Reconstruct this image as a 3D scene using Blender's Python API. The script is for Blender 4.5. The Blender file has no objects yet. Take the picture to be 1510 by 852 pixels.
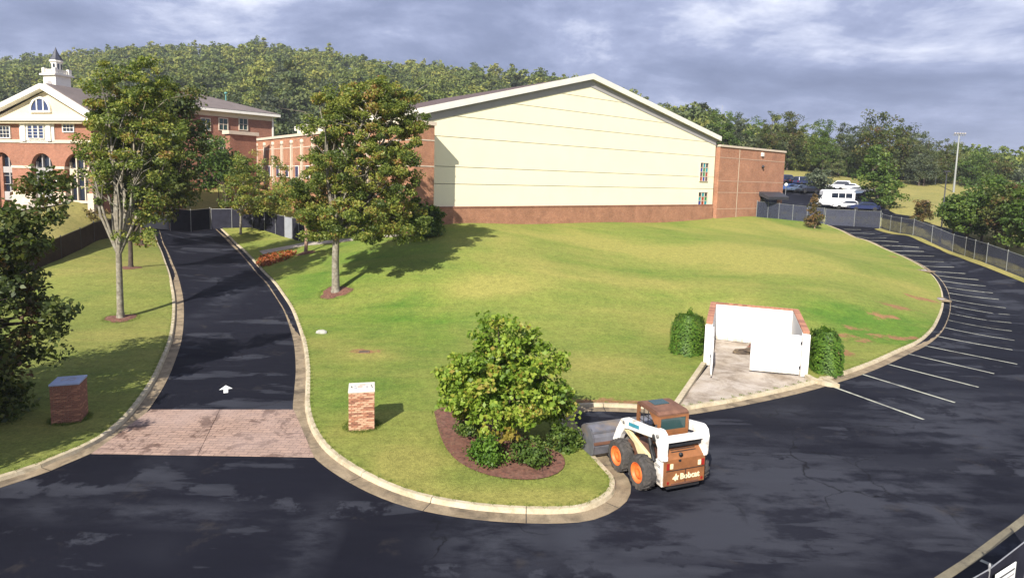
import bpy, bmesh, math, random
import numpy as np
from mathutils import Vector, Matrix
from mathutils.geometry import delaunay_2d_cdt
random.seed(7); rng = np.random.default_rng(7)
S = bpy.context.scene; COL = S.collection
rad = math.radians
# ------------------------------------------------------------------ camera
H = 9.5; FPX = 900.0; PITCH = rad(6); ROLL = rad(1.5); CY = 359.6
_F = np.array([0, math.cos(PITCH), -math.sin(PITCH)]); _R0 = np.array([1., 0, 0]); _U0 = np.array([0, math.sin(PITCH), math.cos(PITCH)])
_R = _R0*math.cos(ROLL)+_U0*math.sin(ROLL); _U = -_R0*math.sin(ROLL)+_U0*math.cos(ROLL)
_C = np.array([0, 0, H])
cd = bpy.data.cameras.new('camera'); cam = bpy.data.objects.new('camera', cd); COL.objects.link(cam)
cd.sensor_width = 36; cd.lens = 36*FPX/1510; cd.shift_y = (CY-426)/1510
cd.clip_start = .1; cd.clip_end = 6000
m = Matrix.Identity(4)
for i in range(3):
    m[i][0] = _R[i]; m[i][1] = _U[i]; m[i][2] = -_F[i]; m[i][3] = _C[i]
cam.matrix_world = m
S.camera = cam
# ------------------------------------------------------------------ light and sky
SUN_AZ = rad(22); SUN_EL = rad(37)
sd = bpy.data.lights.new('sun', 'SUN'); sun = bpy.data.objects.new('sun', sd); COL.objects.link(sun)
sd.energy = 5; sd.angle = rad(.5); sd.color = (1, .945, .85)
LD = Vector((math.sin(SUN_AZ)*math.cos(SUN_EL), math.cos(SUN_AZ)*math.cos(SUN_EL), -math.sin(SUN_EL)))
sun.rotation_euler = LD.to_track_quat('-Z', 'Y').to_euler()
S.view_settings.view_transform = 'Standard'; S.view_settings.look = 'None'
S.view_settings.exposure = .9; S.view_settings.gamma = 1
W = bpy.data.worlds.new('World'); S.world = W; W.use_nodes = True
nt = W.node_tree; nt.nodes.clear()
def wn(t, **k):
    n = nt.nodes.new(t)
    for a, b in k.items(): setattr(n, a, b)
    return n
L = nt.links.new
sky = wn('ShaderNodeTexSky', sky_type='NISHITA', sun_disc=False, sun_elevation=SUN_EL, sun_rotation=math.pi+SUN_AZ)
tc = wn('ShaderNodeTexCoord')
sep = wn('ShaderNodeSeparateXYZ'); L(tc.outputs['Generated'], sep.inputs[0])
az = wn('ShaderNodeMath', operation='ABSOLUTE'); L(sep.outputs['Z'], az.inputs[0])
dz = wn('ShaderNodeMath', operation='ADD'); L(az.outputs[0], dz.inputs[0]); dz.inputs[1].default_value = .24
ux = wn('ShaderNodeMath', operation='DIVIDE'); L(sep.outputs['X'], ux.inputs[0]); L(dz.outputs[0], ux.inputs[1])
uy = wn('ShaderNodeMath', operation='DIVIDE'); L(sep.outputs['Y'], uy.inputs[0]); L(dz.outputs[0], uy.inputs[1])
cmb = wn('ShaderNodeCombineXYZ'); L(ux.outputs[0], cmb.inputs[0]); L(uy.outputs[0], cmb.inputs[1])
def noise(scale, det, dist=0, off=(0, 0, 0), rough=.55):
    mp = wn('ShaderNodeMapping'); mp.inputs['Location'].default_value = off; L(cmb.outputs[0], mp.inputs[0])
    n = wn('ShaderNodeTexNoise'); n.inputs['Scale'].default_value = scale; n.inputs['Detail'].default_value = det
    n.inputs['Distortion'].default_value = dist; n.inputs['Roughness'].default_value = rough
    L(mp.outputs[0], n.inputs['Vector']); return n
def ramp(src, stops):
    r = wn('ShaderNodeValToRGB'); L(src, r.inputs[0]); e = r.color_ramp.elements
    while len(e) < len(stops): e.new(.5)
    for q, (p, c) in zip(e, stops): q.position = p; q.color = (*c, 1) if len(c) == 3 else c
    return r
n1 = noise(1.05, 8, .5, (5.3, .9, 0), .6)
n2 = noise(2.6, 9, .25, (8.3, 2.2, 0), .62)
sumn = wn('ShaderNodeMix', data_type='FLOAT'); sumn.inputs[0].default_value = .38
L(n1.outputs[0], sumn.inputs[2]); L(n2.outputs[0], sumn.inputs[3])
CL = 2.3
cloud = ramp(sumn.outputs[0], [(.34, (.50*CL, .62*CL, 1.02*CL)), (.45, (.70*CL, .84*CL, 1.32*CL)), (.52, (.98*CL, 1.13*CL, 1.68*CL)), (.57, (1.5*CL, 1.64*CL, 2.15*CL)), (.63, (2.3*CL, 2.4*CL, 2.75*CL))])
cover = ramp(sumn.outputs[0], [(.60, (0, 0, 0)), (.75, (.35, .35, .35))])
mix = wn('ShaderNodeMix', data_type='RGBA'); L(cover.outputs[0], mix.inputs[0]); L(cloud.outputs[0], mix.inputs[6]); L(sky.outputs[0], mix.inputs[7])
bg = wn('ShaderNodeBackground'); bg.inputs[1].default_value = .1; L(mix.outputs[2], bg.inputs[0])
wo = wn('ShaderNodeOutputWorld'); L(bg.outputs[0], wo.inputs[0])
# ------------------------------------------------------------------ helpers: lens geometry and terrain
def ray(px, py): return _F+(px-755)/FPX*_R-(py-CY)/FPX*_U
def P(px, py, d): return _C+d*ray(px, py)
ANCH = []
for px, py, d in [(640,333,58),(760,331,65),(900,328,74),(1060,324,87),(1115,322,92),(235,339,73),(318,338,73),(80,298,62),(0,312,64),(140,291,64),(300,270,100),(165,355,60),(60,325,55),(0,350,52),
    (1240,333,95),(1330,345,80),(1405,376,75),(1500,405,62),(1228,306,104),(1180,280,120),(1340,300,102),(1340,270,150),(1170,252,150),(1440,360,75),(1490,372,70),(1298,305,100),(1400,300,120),(1500,300,120),
    (700,560,27),(700,480,36),(690,400,45.5),(680,350,54),(900,480,36),(950,400,52),(1000,340,75),(1250,440,45),(1200,375,60),(1110,440,43),(560,420,44),(560,345,59),(495,433,43),(380,405,50),(345,365,62),
    (178,472,37),(193,397,48),(208,363,58),(100,420,43),(0,440,41),(440,345,70),(260,300,80),(450,300,80),(1401,441,53.9),(1388,412,61),(1340,384,70),(1455,388,66),(820,540,29),(940,540,29.2),(1320,480,41),(1150,425,48),(240,390,52),(260,430,43),
    (1290,353,83),(1240,480,40.5),(1150,480,39.5)]:
    ANCH.append(P(px, py, d))
for x in range(-60, 61, 12):
    for y in range(-20, 33, 8):
        ANCH.append((x, y, 0))
for x, y in [(-22,37),(-14,37),(15,40),(25,40),(33,46),(37,50),(50,50),(50,40),(-45,36),(10.5,33),(16,33),(13,37),(-8,33),(0,32)]: ANCH.append((x, y, 0))
for x, y, z in [(-120,20,2),(-120,80,7),(-110,150,9),(-40,150,10),(20,150,11),(120,150,12),(120,100,7),(120,50,2),(120,0,0),(-120,-20,0),(0,110,7),(-20,80,6.3),(20,110,7),(-70,60,6),(-80,40,3),(90,70,3),(150,180,15),(-150,180,14),(0,185,14)]: ANCH.append((x, y, z))
A_ = np.array(ANCH)
def _k(r2): return np.where(r2 > 1e-9, .5*r2*np.log(np.maximum(r2, 1e-9)), 0)
_n = len(A_); _XY = A_[:, :2]/50
_K = _k(((_XY[:, None]-_XY[None])**2).sum(-1))+np.eye(_n)*.004
_Pm = np.c_[np.ones(_n), _XY]
_w = np.linalg.solve(np.block([[_K, _Pm], [_Pm.T, np.zeros((3, 3))]]), np.r_[A_[:, 2], 0, 0, 0])
def zf(x, y):
    q = np.stack([np.ravel(x), np.ravel(y)], 1).astype(float); out = np.empty(len(q))
    for i in range(0, len(q), 4000):
        c = q[i:i+4000]/50
        out[i:i+4000] = _k(((c[:, None]-_XY[None])**2).sum(-1))@_w[:_n]+np.c_[np.ones(len(c)), c]@_w[_n:]
    t = np.clip((q[:, 1]-31)/16, 0, 1); t = t*t*(3-2*t)
    out = np.maximum(out, -.3)*t
    return out
def z1(x, y): return float(zf(x, y)[0])
_ts = np.concatenate([np.arange(6, 80, .4), np.arange(80, 260, 1.2)])
def G(px, py, off=0):
    """the place on the ground that a spot of the photograph shows"""
    v = ray(px, py); p = _C[None]+_ts[:, None]*v[None]
    h = p[:, 2]-zf(p[:, 0], p[:, 1])-off
    i = np.argmax(h < 0)
    if h[i] >= 0: i = len(_ts)-1
    if i == 0: i = 1
    a = h[i-1]/(h[i-1]-h[i]+1e-12); t = _ts[i-1]+a*(_ts[i]-_ts[i-1])
    q = _C+t*v
    return np.array([q[0], q[1], z1(q[0], q[1])])
def GX(pts, off=0): return [G(*p, off)[:2] for p in pts]
# ------------------------------------------------------------------ helpers: materials
def newmat(name):
    mt = bpy.data.materials.new(name); mt.use_nodes = True; t = mt.node_tree; t.nodes.clear()
    o = t.nodes.new('ShaderNodeOutputMaterial'); return mt, t, o
def nd(t, typ, **k):
    n = t.nodes.new(typ)
    for a, b in k.items(): setattr(n, a, b)
    return n
def nz(t, vec, scale, det=4, rough=.55, dist=0):
    n = nd(t, 'ShaderNodeTexNoise'); n.inputs['Scale'].default_value = scale; n.inputs['Detail'].default_value = det
    n.inputs['Roughness'].default_value = rough; n.inputs['Distortion'].default_value = dist
    if vec is not None: t.links.new(vec, n.inputs['Vector'])
    return n.outputs[0]
def rmp(t, src, *st):
    r = nd(t, 'ShaderNodeValToRGB'); t.links.new(src, r.inputs[0]); e = r.color_ramp.elements
    while len(e) < len(st): e.new(.5)
    for q, (p, c) in zip(e, st):
        q.position = p; q.color = (c, c, c, 1) if isinstance(c, (int, float)) else (*c, 1)
    return r.outputs[0]
def mx(t, f, a, b, mode='MIX'):
    n = nd(t, 'ShaderNodeMix', data_type='RGBA', blend_type=mode)
    for i, v in ((0, f), (6, a), (7, b)):
        if isinstance(v, (int, float)): n.inputs[i].default_value = v if i == 0 else (v, v, v, 1)
        elif isinstance(v, tuple): n.inputs[i].default_value = (*v, 1)
        else: t.links.new(v, n.inputs[i])
    return n.outputs[2]
def coords(t, kind='Object', scale=None):
    c = nd(t, 'ShaderNodeTexCoord').outputs[kind]
    if scale is not None:
        mp = nd(t, 'ShaderNodeMapping'); mp.inputs['Scale'].default_value = scale; t.links.new(c, mp.inputs[0]); c = mp.outputs[0]
    return c
def wpos(t, scale=None):
    c = nd(t, 'ShaderNodeNewGeometry').outputs['Position']
    if scale is not None:
        mp = nd(t, 'ShaderNodeMapping'); mp.inputs['Scale'].default_value = scale; t.links.new(c, mp.inputs[0]); c = mp.outputs[0]
    return c
def pbsdf(t, o, col, rough=.8, bump=None, bstr=.3, metal=0, bdist=.02, spec=.5):
    b = nd(t, 'ShaderNodeBsdfPrincipled')
    if isinstance(col, tuple): b.inputs['Base Color'].default_value = (*col, 1)
    else: t.links.new(col, b.inputs['Base Color'])
    if isinstance(rough, (int, float)): b.inputs['Roughness'].default_value = rough
    else: t.links.new(rough, b.inputs['Roughness'])
    b.inputs['Metallic'].default_value = metal; b.inputs['Specular IOR Level'].default_value = spec
    if bump is not None:
        bn = nd(t, 'ShaderNodeBump'); bn.inputs['Strength'].default_value = bstr; bn.inputs['Distance'].default_value = bdist
        t.links.new(bump, bn.inputs['Height']); t.links.new(bn.outputs[0], b.inputs['Normal'])
    t.links.new(b.outputs[0], o.inputs[0]); return b
def plain(name, col, rough=.7, var=.25, scale=6, metal=0, bump=.15, dirt=None, objvar=0, spec=.5):
    mt, t, o = newmat(name); v = coords(t)
    a = nz(t, v, scale, 5); lo = tuple(c*(1-var) for c in col); hi = tuple(min(1, c*(1+var)) for c in col)
    c = rmp(t, a, (.3, lo), (.7, hi))
    if dirt:
        d = nz(t, v, scale*.35, 6, .7); c = mx(t, rmp(t, d, (.5, 0.), (.68, dirt[1])), c, dirt[0])
    if objvar:
        r = nd(t, 'ShaderNodeObjectInfo').outputs['Random']
        c = mx(t, 1., c, rmp(t, r, (0, 1-objvar), (1, 1+objvar)), 'MULTIPLY')
    pbsdf(t, o, c, rough, nz(t, v, scale*6, 3), bump, metal, .01, spec); return mt
MAT = {}
# ------------------------------------------------------------------ helpers: objects
def tag(o, label=None, cat=None, group=None, kind=None):
    if label: o['label'] = label
    if cat: o['category'] = cat
    if group: o['group'] = group
    if kind: o['kind'] = kind
    return o
def empty(name, loc, rz=0, label=None, cat=None, group=None, kind=None):
    o = bpy.data.objects.new(name, None); COL.objects.link(o); o.location = loc; o.rotation_euler = (0, 0, rz); o.empty_display_size = .2
    return tag(o, label, cat, group, kind)
def link(name, me, parent=None, loc=None, rz=0):
    o = bpy.data.objects.new(name, me); COL.objects.link(o)
    if parent is not None: o.parent = parent
    if loc is not None: o.location = loc
    if rz: o.rotation_euler = (0, 0, rz)
    return o
def fast_mesh(name, V, Fc, mat=None, smooth=False, attr=None):
    """V (n,3), Fc (m,k) of equal sided faces"""
    me = bpy.data.meshes.new(name); V = np.asarray(V, np.float32); Fc = np.asarray(Fc, np.int32); k = Fc.shape[1]
    me.vertices.add(len(V)); me.vertices.foreach_set('co', V.ravel())
    me.loops.add(Fc.size); me.loops.foreach_set('vertex_index', Fc.ravel())
    me.polygons.add(len(Fc)); me.polygons.foreach_set('loop_start', np.arange(0, Fc.size, k, dtype=np.int32))
    me.update(calc_edges=True); me.validate()
    if smooth: me.polygons.foreach_set('use_smooth', np.ones(len(Fc), bool))
    if attr is not None:
        for an, av in attr.items():
            at = me.attributes.new(an, 'FLOAT', 'POINT'); at.data.foreach_set('value', np.asarray(av, np.float32))
    if mat: me.materials.append(mat)
    return me
class MB:
    def __init__(s): s.v = []; s.f = []; s.sm = []
    def add(s, vs, fs, smooth=False):
        b = len(s.v); s.v += [tuple(map(float, v)) for v in vs]; s.f += [tuple(b+i for i in f) for f in fs]; s.sm += [smooth]*len(fs); return s
    def box(s, c, d, rz=0, ry=0):
        x, y, z = d[0]/2, d[1]/2, d[2]/2
        vs = [Vector((sx*x, sy*y, sz*z)) for sz in (-1, 1) for sy in (-1, 1) for sx in (-1, 1)]
        if ry: vs = [Matrix.Rotation(ry, 3, 'Y')@v for v in vs]
        if rz: vs = [Matrix.Rotation(rz, 3, 'Z')@v for v in vs]
        return s.add([v+Vector(c) for v in vs], [(0,2,3,1),(4,5,7,6),(0,1,5,4),(2,6,7,3),(0,4,6,2),(1,3,7,5)])
    def bx(s, x0, x1, y0, y1, z0, z1): return s.box(((x0+x1)/2, (y0+y1)/2, (z0+z1)/2), (abs(x1-x0), abs(y1-y0), abs(z1-z0)))
    def prism(s, poly, a, b, axis='y'):
        """poly in the other two axes, extruded from a to b along axis"""
        n = len(poly)
        def q(p, t): return {'y': (p[0], t, p[1]), 'x': (t, p[0], p[1]), 'z': (p[0], p[1], t)}[axis]
        return s.add([q(p, a) for p in poly]+[q(p, b) for p in poly], [tuple(range(n))[::-1], tuple(range(n, 2*n))]+[(i, (i+1) % n, n+(i+1) % n, n+i) for i in range(n)])
    def tube(s, pts, r, n=8, cap=True, smooth=True):
        pts = [Vector(p) for p in pts]; rr = r if isinstance(r, (list, tuple)) else [r]*len(pts); vs = []; fs = []
        for i, p in enumerate(pts):
            d = (pts[min(i+1, len(pts)-1)]-pts[max(i-1, 0)]).normalized()
            u = d.orthogonal() if abs(d.z) > .99 else d.cross(Vector((0, 0, 1)))
            u.normalize(); w = d.cross(u)
            vs += [p+rr[i]*(math.cos(2*math.pi*k/n)*u+math.sin(2*math.pi*k/n)*w) for k in range(n)]
        for i in range(len(pts)-1):
            for k in range(n):
                fs.append((i*n+k, i*n+(k+1) % n, (i+1)*n+(k+1) % n, (i+1)*n+k))
        s.add(vs, fs, smooth)
        if cap: s.add(vs[:n], [tuple(range(n))[::-1]]); s.add(vs[-n:], [tuple(range(n))])
        return s
    def lathe(s, prof, n=24, c=(0, 0, 0), axis='z', smooth=True):
        vs = []; fs = []
        for r, h in prof:
            for k in range(n):
                a = 2*math.pi*k/n; x, y = r*math.cos(a), r*math.sin(a)
                q = (x, y, h) if axis == 'z' else ((x, h, y) if axis == 'y' else (h, x, y))
                vs.append((q[0]+c[0], q[1]+c[1], q[2]+c[2]))
        for i in range(len(prof)-1):
            for k in range(n): fs.append((i*n+k, i*n+(k+1) % n, (i+1)*n+(k+1) % n, (i+1)*n+k))
        return s.add(vs, fs, smooth)
    def mesh(s, name, mat, bevel=0, seg=1):
        me = bpy.data.meshes.new(name); me.from_pydata(s.v, [], s.f); me.validate()
        bm = bmesh.new(); bm.from_mesh(me)
        for f, k in zip(bm.faces, s.sm): f.smooth = k
        bmesh.ops.recalc_face_normals(bm, faces=bm.faces)
        if bevel: bmesh.ops.bevel(bm, geom=[e for e in bm.edges if len(e.link_faces) == 2 and e.calc_face_angle(0) > .6], offset=bevel, segments=seg, affect='EDGES', clamp_overlap=True)
        bm.to_mesh(me); bm.free()
        if mat: me.materials.append(mat)
        return me
    def build(s, name, mat, parent=None, loc=None, rz=0, bevel=0, seg=1): return link(name, s.mesh(name, mat, bevel, seg), parent, loc, rz)
def copy_tree(o, parent=None):
    c = o.copy(); COL.objects.link(c)
    if parent is not None: c.parent = parent
    for ch in list(o.children): copy_tree(ch, c)
    return c
def inside(pts, poly):
    x, y = pts[:, 0], pts[:, 1]; r = np.zeros(len(pts), bool); n = len(poly)
    for i in range(n):
        x1, y1 = poly[i]; x2, y2 = poly[(i+1) % n]
        c = ((y1 > y) != (y2 > y)) & (x < (x2-x1)*(y-y1)/(y2-y1+1e-12)+x1); r ^= c
    return r
def sheet(name, poly, step, off, mat, kind='structure', zfun=None, attrs=None, edge=None):
    """a sheet draped over the ground inside poly (world xy)"""
    poly = [tuple(map(float, p)) for p in poly]
    d = []
    for i in range(len(poly)):
        a, b = np.array(poly[i]), np.array(poly[(i+1) % len(poly)]); n = max(1, int(np.linalg.norm(b-a)/(step*1.2)))
        d += [tuple(a+(b-a)*k/n) for k in range(n)]
    pa = np.array(d); lo, hi = pa.min(0), pa.max(0)
    gx, gy = np.meshgrid(np.arange(lo[0]+step/2, hi[0], step), np.arange(lo[1]+step/2, hi[1], step)); g = np.stack([gx.ravel(), gy.ravel()], 1)
    if len(g): g = g[inside(g, d)]
    if len(g): 
        keep = np.ones(len(g), bool)
        for i in range(0, len(g), 2000): keep[i:i+2000] = (((g[i:i+2000, None]-pa[None])**2).sum(-1).min(1) > (step*.3)**2)
        g = g[keep]
    vs = [Vector(p) for p in d]+[Vector(p) for p in g]; nb = len(d)
    ov, oe, of, *_ = delaunay_2d_cdt(vs, [(i, (i+1) % nb) for i in range(nb)], [], 1, 1e-5)
    xy = np.array([(v.x, v.y) for v in ov]); z = (zf if zfun is None else zfun)(xy[:, 0], xy[:, 1])+off
    F3 = np.array([f for f in of if len(f) == 3]); V3 = np.c_[xy, z]
    a, b, c = (xy[F3[:, i]] for i in range(3)); fl = ((b-a)[:, 0]*(c-a)[:, 1]-(b-a)[:, 1]*(c-a)[:, 0]) < 0
    F3[fl] = F3[fl][:, ::-1]
    me = fast_mesh(name, V3, F3, mat, True, {k: f(xy) for k, f in attrs.items()} if attrs else None)
    o = link(name, me); 
    if kind: o['kind'] = kind
    return o
def smooth_line(pts, step=.5):
    p = np.array([pts[0]]+list(pts)+[pts[-1]], float); out = []
    for i in range(1, len(p)-2):
        a, b, c, d = p[i-1:i+3]; n = max(2, int(np.linalg.norm(c-b)/step))
        for k in range(n):
            t = k/n; out.append(.5*((2*b)+(c-a)*t+(2*a-5*b+4*c-d)*t*t+(3*b-a-3*c+d)*t**3))
    out.append(p[-1]); return np.array(out)
def offset_line(l, d):
    t = np.gradient(l, axis=0); t /= np.linalg.norm(t, axis=1)[:, None]+1e-9; return l+d*np.c_[-t[:, 1], t[:, 0]]
def blobs(spec):
    """spots with a shape of their own: (photo x, photo y, radius along X, radius along Y, strength)"""
    cs = [(*G(a, b)[:2], rx, ry, s) for a, b, rx, ry, s in spec]
    def f(xy):
        r = np.zeros(len(xy))
        for x, y, rx, ry, s in cs: r += s*np.exp(-(((xy[:, 0]-x)/rx)**2+((xy[:, 1]-y)/ry)**2))
        return r
    return f
# ------------------------------------------------------------------ materials
def grass_mat(name, green, lush, dry, base_dry):
    mt, t, o = newmat(name); v = wpos(t)
    big = nz(t, v, .09, 5, .6, .4); mid = nz(t, v, .45, 6, .65, .3); fine = nz(t, v, 9, 4, .7); mow = nz(t, wpos(t, (.25, 1.6, 1)), .5, 4, .6)
    c = mx(t, rmp(t, mid, (.32, 0.), (.68, 1.)), lush, green)
    at = nd(t, 'ShaderNodeAttribute', attribute_name='dry').outputs['Fac']; so = nd(t, 'ShaderNodeAttribute', attribute_name='soil').outputs['Fac']
    k = nd(t, 'ShaderNodeMath', operation='MULTIPLY_ADD'); t.links.new(rmp(t, big, (.3, 0.), (.72, 1.)), k.inputs[0]); k.inputs[1].default_value = .75; 
    kk = nd(t, 'ShaderNodeMath', operation='MULTIPLY_ADD'); t.links.new(mow, kk.inputs[0]); kk.inputs[1].default_value = .8; kk.inputs[2].default_value = base_dry-.55; t.links.new(kk.outputs[0], k.inputs[2])
    k2 = nd(t, 'ShaderNodeMath', operation='ADD', use_clamp=True); t.links.new(k.outputs[0], k2.inputs[0]); t.links.new(at, k2.inputs[1])
    c = mx(t, k2.outputs[0], c, dry)
    sn = nd(t, 'ShaderNodeMath', operation='MULTIPLY_ADD'); t.links.new(nz(t, v, 1.1, 7, .75), sn.inputs[0]); sn.inputs[1].default_value = 2.4; sn.inputs[2].default_value = -1.2
    s2 = nd(t, 'ShaderNodeMath', operation='ADD'); t.links.new(so, s2.inputs[0]); t.links.new(sn.outputs[0], s2.inputs[1])
    s3 = nd(t, 'ShaderNodeMath', operation='MULTIPLY', use_clamp=True); t.links.new(rmp(t, s2.outputs[0], (.45, 0.), (.75, 1.)), s3.inputs[0]); t.links.new(rmp(t, so, (.05, 0.), (.25, 1.)), s3.inputs[1])
    c = mx(t, s3.outputs[0], c, (.27, .145, .07))
    c = mx(t, 1., c, rmp(t, nz(t, v, 2.6, 5, .7), (.3, .80), (.7, 1.2)), 'MULTIPLY')
    c = mx(t, 1., c, rmp(t, fine, (.25, .62), (.75, 1.3)), 'MULTIPLY')
    pbsdf(t, o, c, .95, nz(t, v, 22, 4, .7), .9, 0, .06, .15); return mt
MAT['lawn'] = grass_mat('lawn', (.130, .205, .028), (.066, .150, .019), (.27, .255, .066), .36)
MAT['verge'] = grass_mat('verge', (.135, .190, .032), (.070, .135, .022), (.25, .235, .066), .32)
MAT['field'] = grass_mat('field', (.165, .175, .045), (.10, .135, .035), (.27, .235, .078), .62)
def asphalt_mat():
    mt, t, o = newmat('asphalt'); v = wpos(t)
    streak = nz(t, wpos(t, (.14, .62, 1)), .9, 8, .62, .0); blot = nz(t, v, .30, 9, .66, .0); fine = nz(t, v, 45, 3); cloud = nz(t, v, .07, 3)
    c = mx(t, rmp(t, cloud, (.35, 0.), (.65, 1.)), (.0048, .0052, .0098), (.0088, .0094, .0158))
    p = nd(t, 'ShaderNodeMath', operation='MULTIPLY'); t.links.new(rmp(t, streak, (.53, 0.), (.55, .55), (.63, 1.)), p.inputs[0]); t.links.new(rmp(t, blot, (.47, 0.), (.505, 1.)), p.inputs[1])
    wear = nd(t, 'ShaderNodeAttribute', attribute_name='worn').outputs['Fac']
    w2 = nd(t, 'ShaderNodeMath', operation='MULTIPLY', use_clamp=True); t.links.new(wear, w2.inputs[0]); t.links.new(rmp(t, nz(t, wpos(t, (.45, 1., 1)), .9, 8, .66, .0), (.42, 0.), (.56, 1.)), w2.inputs[1])
    p2 = nd(t, 'ShaderNodeMath', operation='MAXIMUM'); t.links.new(p.outputs[0], p2.inputs[0]); t.links.new(w2.outputs[0], p2.inputs[1])
    p3 = nd(t, 'ShaderNodeMath', operation='MULTIPLY_ADD', use_clamp=True); t.links.new(wear, p3.inputs[0]); p3.inputs[1].default_value = .15; t.links.new(p2.outputs[0], p3.inputs[2])
    c = mx(t, p3.outputs[0], c, (.032, .034, .044))
    vo = nd(t, 'ShaderNodeTexVoronoi', feature='DISTANCE_TO_EDGE'); vo.inputs['Scale'].default_value = .16
    wv = nd(t, 'ShaderNodeVectorMath', operation='MULTIPLY_ADD'); nc = nd(t, 'ShaderNodeTexNoise'); nc.inputs['Scale'].default_value = .5; nc.inputs['Detail'].default_value = 6; t.links.new(v, nc.inputs['Vector']); t.links.new(nc.outputs['Color'], wv.inputs[0]); wv.inputs[1].default_value = (3.2, 3.2, 0); t.links.new(v, wv.inputs[2]); t.links.new(wv.outputs[0], vo.inputs['Vector'])
    ck = nd(t, 'ShaderNodeMath', operation='MULTIPLY'); t.links.new(rmp(t, vo.outputs['Distance'], (.0, 1.), (.006, 0.)), ck.inputs[0]); t.links.new(rmp(t, nz(t, v, .12, 3), (.48, 0.), (.56, .8)), ck.inputs[1])
    c = mx(t, ck.outputs[0], c, (.003, .003, .004))
    dust = nz(t, v, .55, 7, .7, .3); c = mx(t, rmp(t, dust, (.60, 0.), (.75, .55)), c, (.05, .043, .037))
    c = mx(t, 1., c, rmp(t, fine, (.2, .7), (.8, 1.35)), 'MULTIPLY')
    pbsdf(t, o, c, rmp(t, streak, (.3, .65), (.7, .9)), fine, .35, 0, .01, .12); return mt
MAT['asphalt'] = asphalt_mat()
def concrete_mat(name, a, b, stain, amt, sc=1.):
    mt, t, o = newmat(name); v = wpos(t)
    c = mx(t, rmp(t, nz(t, v, .9*sc, 6, .65, .3), (.35, 0.), (.65, 1.)), a, b)
    c = mx(t, rmp(t, nz(t, v, .7*sc, 8, .72, .5), (.46, 0.), (.66, amt)), c, stain)
    c = mx(t, 1., c, rmp(t, nz(t, v, 28, 4, .7), (.25, .8), (.75, 1.15)), 'MULTIPLY')
    pbsdf(t, o, c, .9, nz(t, v, 40, 3), .3, 0, .01, .2); return mt
MAT['curb'] = concrete_mat('curb_concrete', (.42, .35, .23), (.50, .43, .31), (.20, .16, .10), .6, 2)
MAT['gutter'] = concrete_mat('gutter_concrete', (.215, .165, .105), (.30, .235, .155), (.075, .06, .045), .8, 1.6)
MAT['old_gutter'] = concrete_mat('weathered_gutter', (.15, .13, .09), (.19, .17, .12), (.07, .06, .05), .7, 1.6)
MAT['apron'] = concrete_mat('apron_concrete', (.36, .30, .235), (.44, .385, .33), (.15, .11, .075), .85)
MAT['walk'] = concrete_mat('walk_concrete', (.34, .30, .25), (.42, .38, .32), (.20, .17, .13), .7)
def paver_mat():
    mt, t, o = newmat('stamped_paving'); v = wpos(t)
    br = nd(t, 'ShaderNodeTexBrick'); t.links.new(v, br.inputs['Vector']); br.inputs['Scale'].default_value = 1; br.inputs['Brick Width'].default_value = .42; br.inputs['Row Height'].default_value = .2
    br.inputs['Mortar Size'].default_value = .014; br.inputs['Color1'].default_value = (.35, .235, .18, 1); br.inputs['Color2'].default_value = (.255, .175, .138, 1); br.inputs['Mortar'].default_value = (.14, .095, .075, 1); br.inputs['Bias'].default_value = -.2
    c = mx(t, rmp(t, nz(t, v, .9, 6, .7, .6), (.53, 0.), (.58, .85)), br.outputs['Color'], (.095, .055, .042))
    c = mx(t, rmp(t, nz(t, v, .35, 5, .6), (.4, 0.), (.7, .6)), c, (.36, .27, .235))
    c = mx(t, 1., c, rmp(t, nz(t, v, 16, 4, .7), (.25, .72), (.75, 1.2)), 'MULTIPLY')
    pbsdf(t, o, c, .85, br.outputs['Fac'], -.7, 0, .015, .25); return mt
MAT['paver'] = paver_mat()
def brick_mat(name, c1, c2, mortar, w=.22, h=.076, tone=.2):
    mt, t, o = newmat(name); v = coords(t)
    s = nd(t, 'ShaderNodeSeparateXYZ'); t.links.new(v, s.inputs[0]); a = nd(t, 'ShaderNodeMath', operation='ADD'); t.links.new(s.outputs[0], a.inputs[0]); t.links.new(s.outputs[1], a.inputs[1])
    cb = nd(t, 'ShaderNodeCombineXYZ'); t.links.new(a.outputs[0], cb.inputs[0]); t.links.new(s.outputs[2], cb.inputs[1])
    br = nd(t, 'ShaderNodeTexBrick'); t.links.new(cb.outputs[0], br.inputs['Vector']); br.inputs['Scale'].default_value = 1; br.inputs['Brick Width'].default_value = w; br.inputs['Row Height'].default_value = h
    br.inputs['Mortar Size'].default_value = .008; br.inputs['Color1'].default_value = (*c1, 1); br.inputs['Color2'].default_value = (*c2, 1); br.inputs['Mortar'].default_value = (*mortar, 1)
    c = mx(t, 1., br.outputs['Color'], rmp(t, nz(t, v, .55, 6, .65, .3), (.3, 1-tone), (.7, 1+tone)), 'MULTIPLY')
    c = mx(t, 1., c, rmp(t, nz(t, v, 3.5, 5, .7), (.3, .85), (.7, 1.15)), 'MULTIPLY')
    pbsdf(t, o, c, .9, br.outputs['Fac'], -.4, 0, .01, .2); return mt
MAT['brick'] = brick_mat('red_brick', (.38, .158, .084), (.30, .118, .064), (.38, .28, .20))
MAT['brick_far'] = brick_mat('school_brick', (.30, .115, .068), (.24, .09, .054), (.30, .21, .16))
MAT['cream'] = plain('cream_panel', (.87, .80, .575), .8, .03, .35, bump=.1, spec=.2)
MAT['joint'] = plain('panel_joint', (.60, .555, .42), .9, .1)
MAT['white'] = plain('white_trim', (.74, .71, .64), .65, .06, 1.5)
MAT['cream_wall'] = plain('cream_stucco', (.58, .50, .36), .85, .06, 1)
MAT['limestone'] = plain('pale_stone', (.55, .46, .36), .85, .12, 2)
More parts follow.
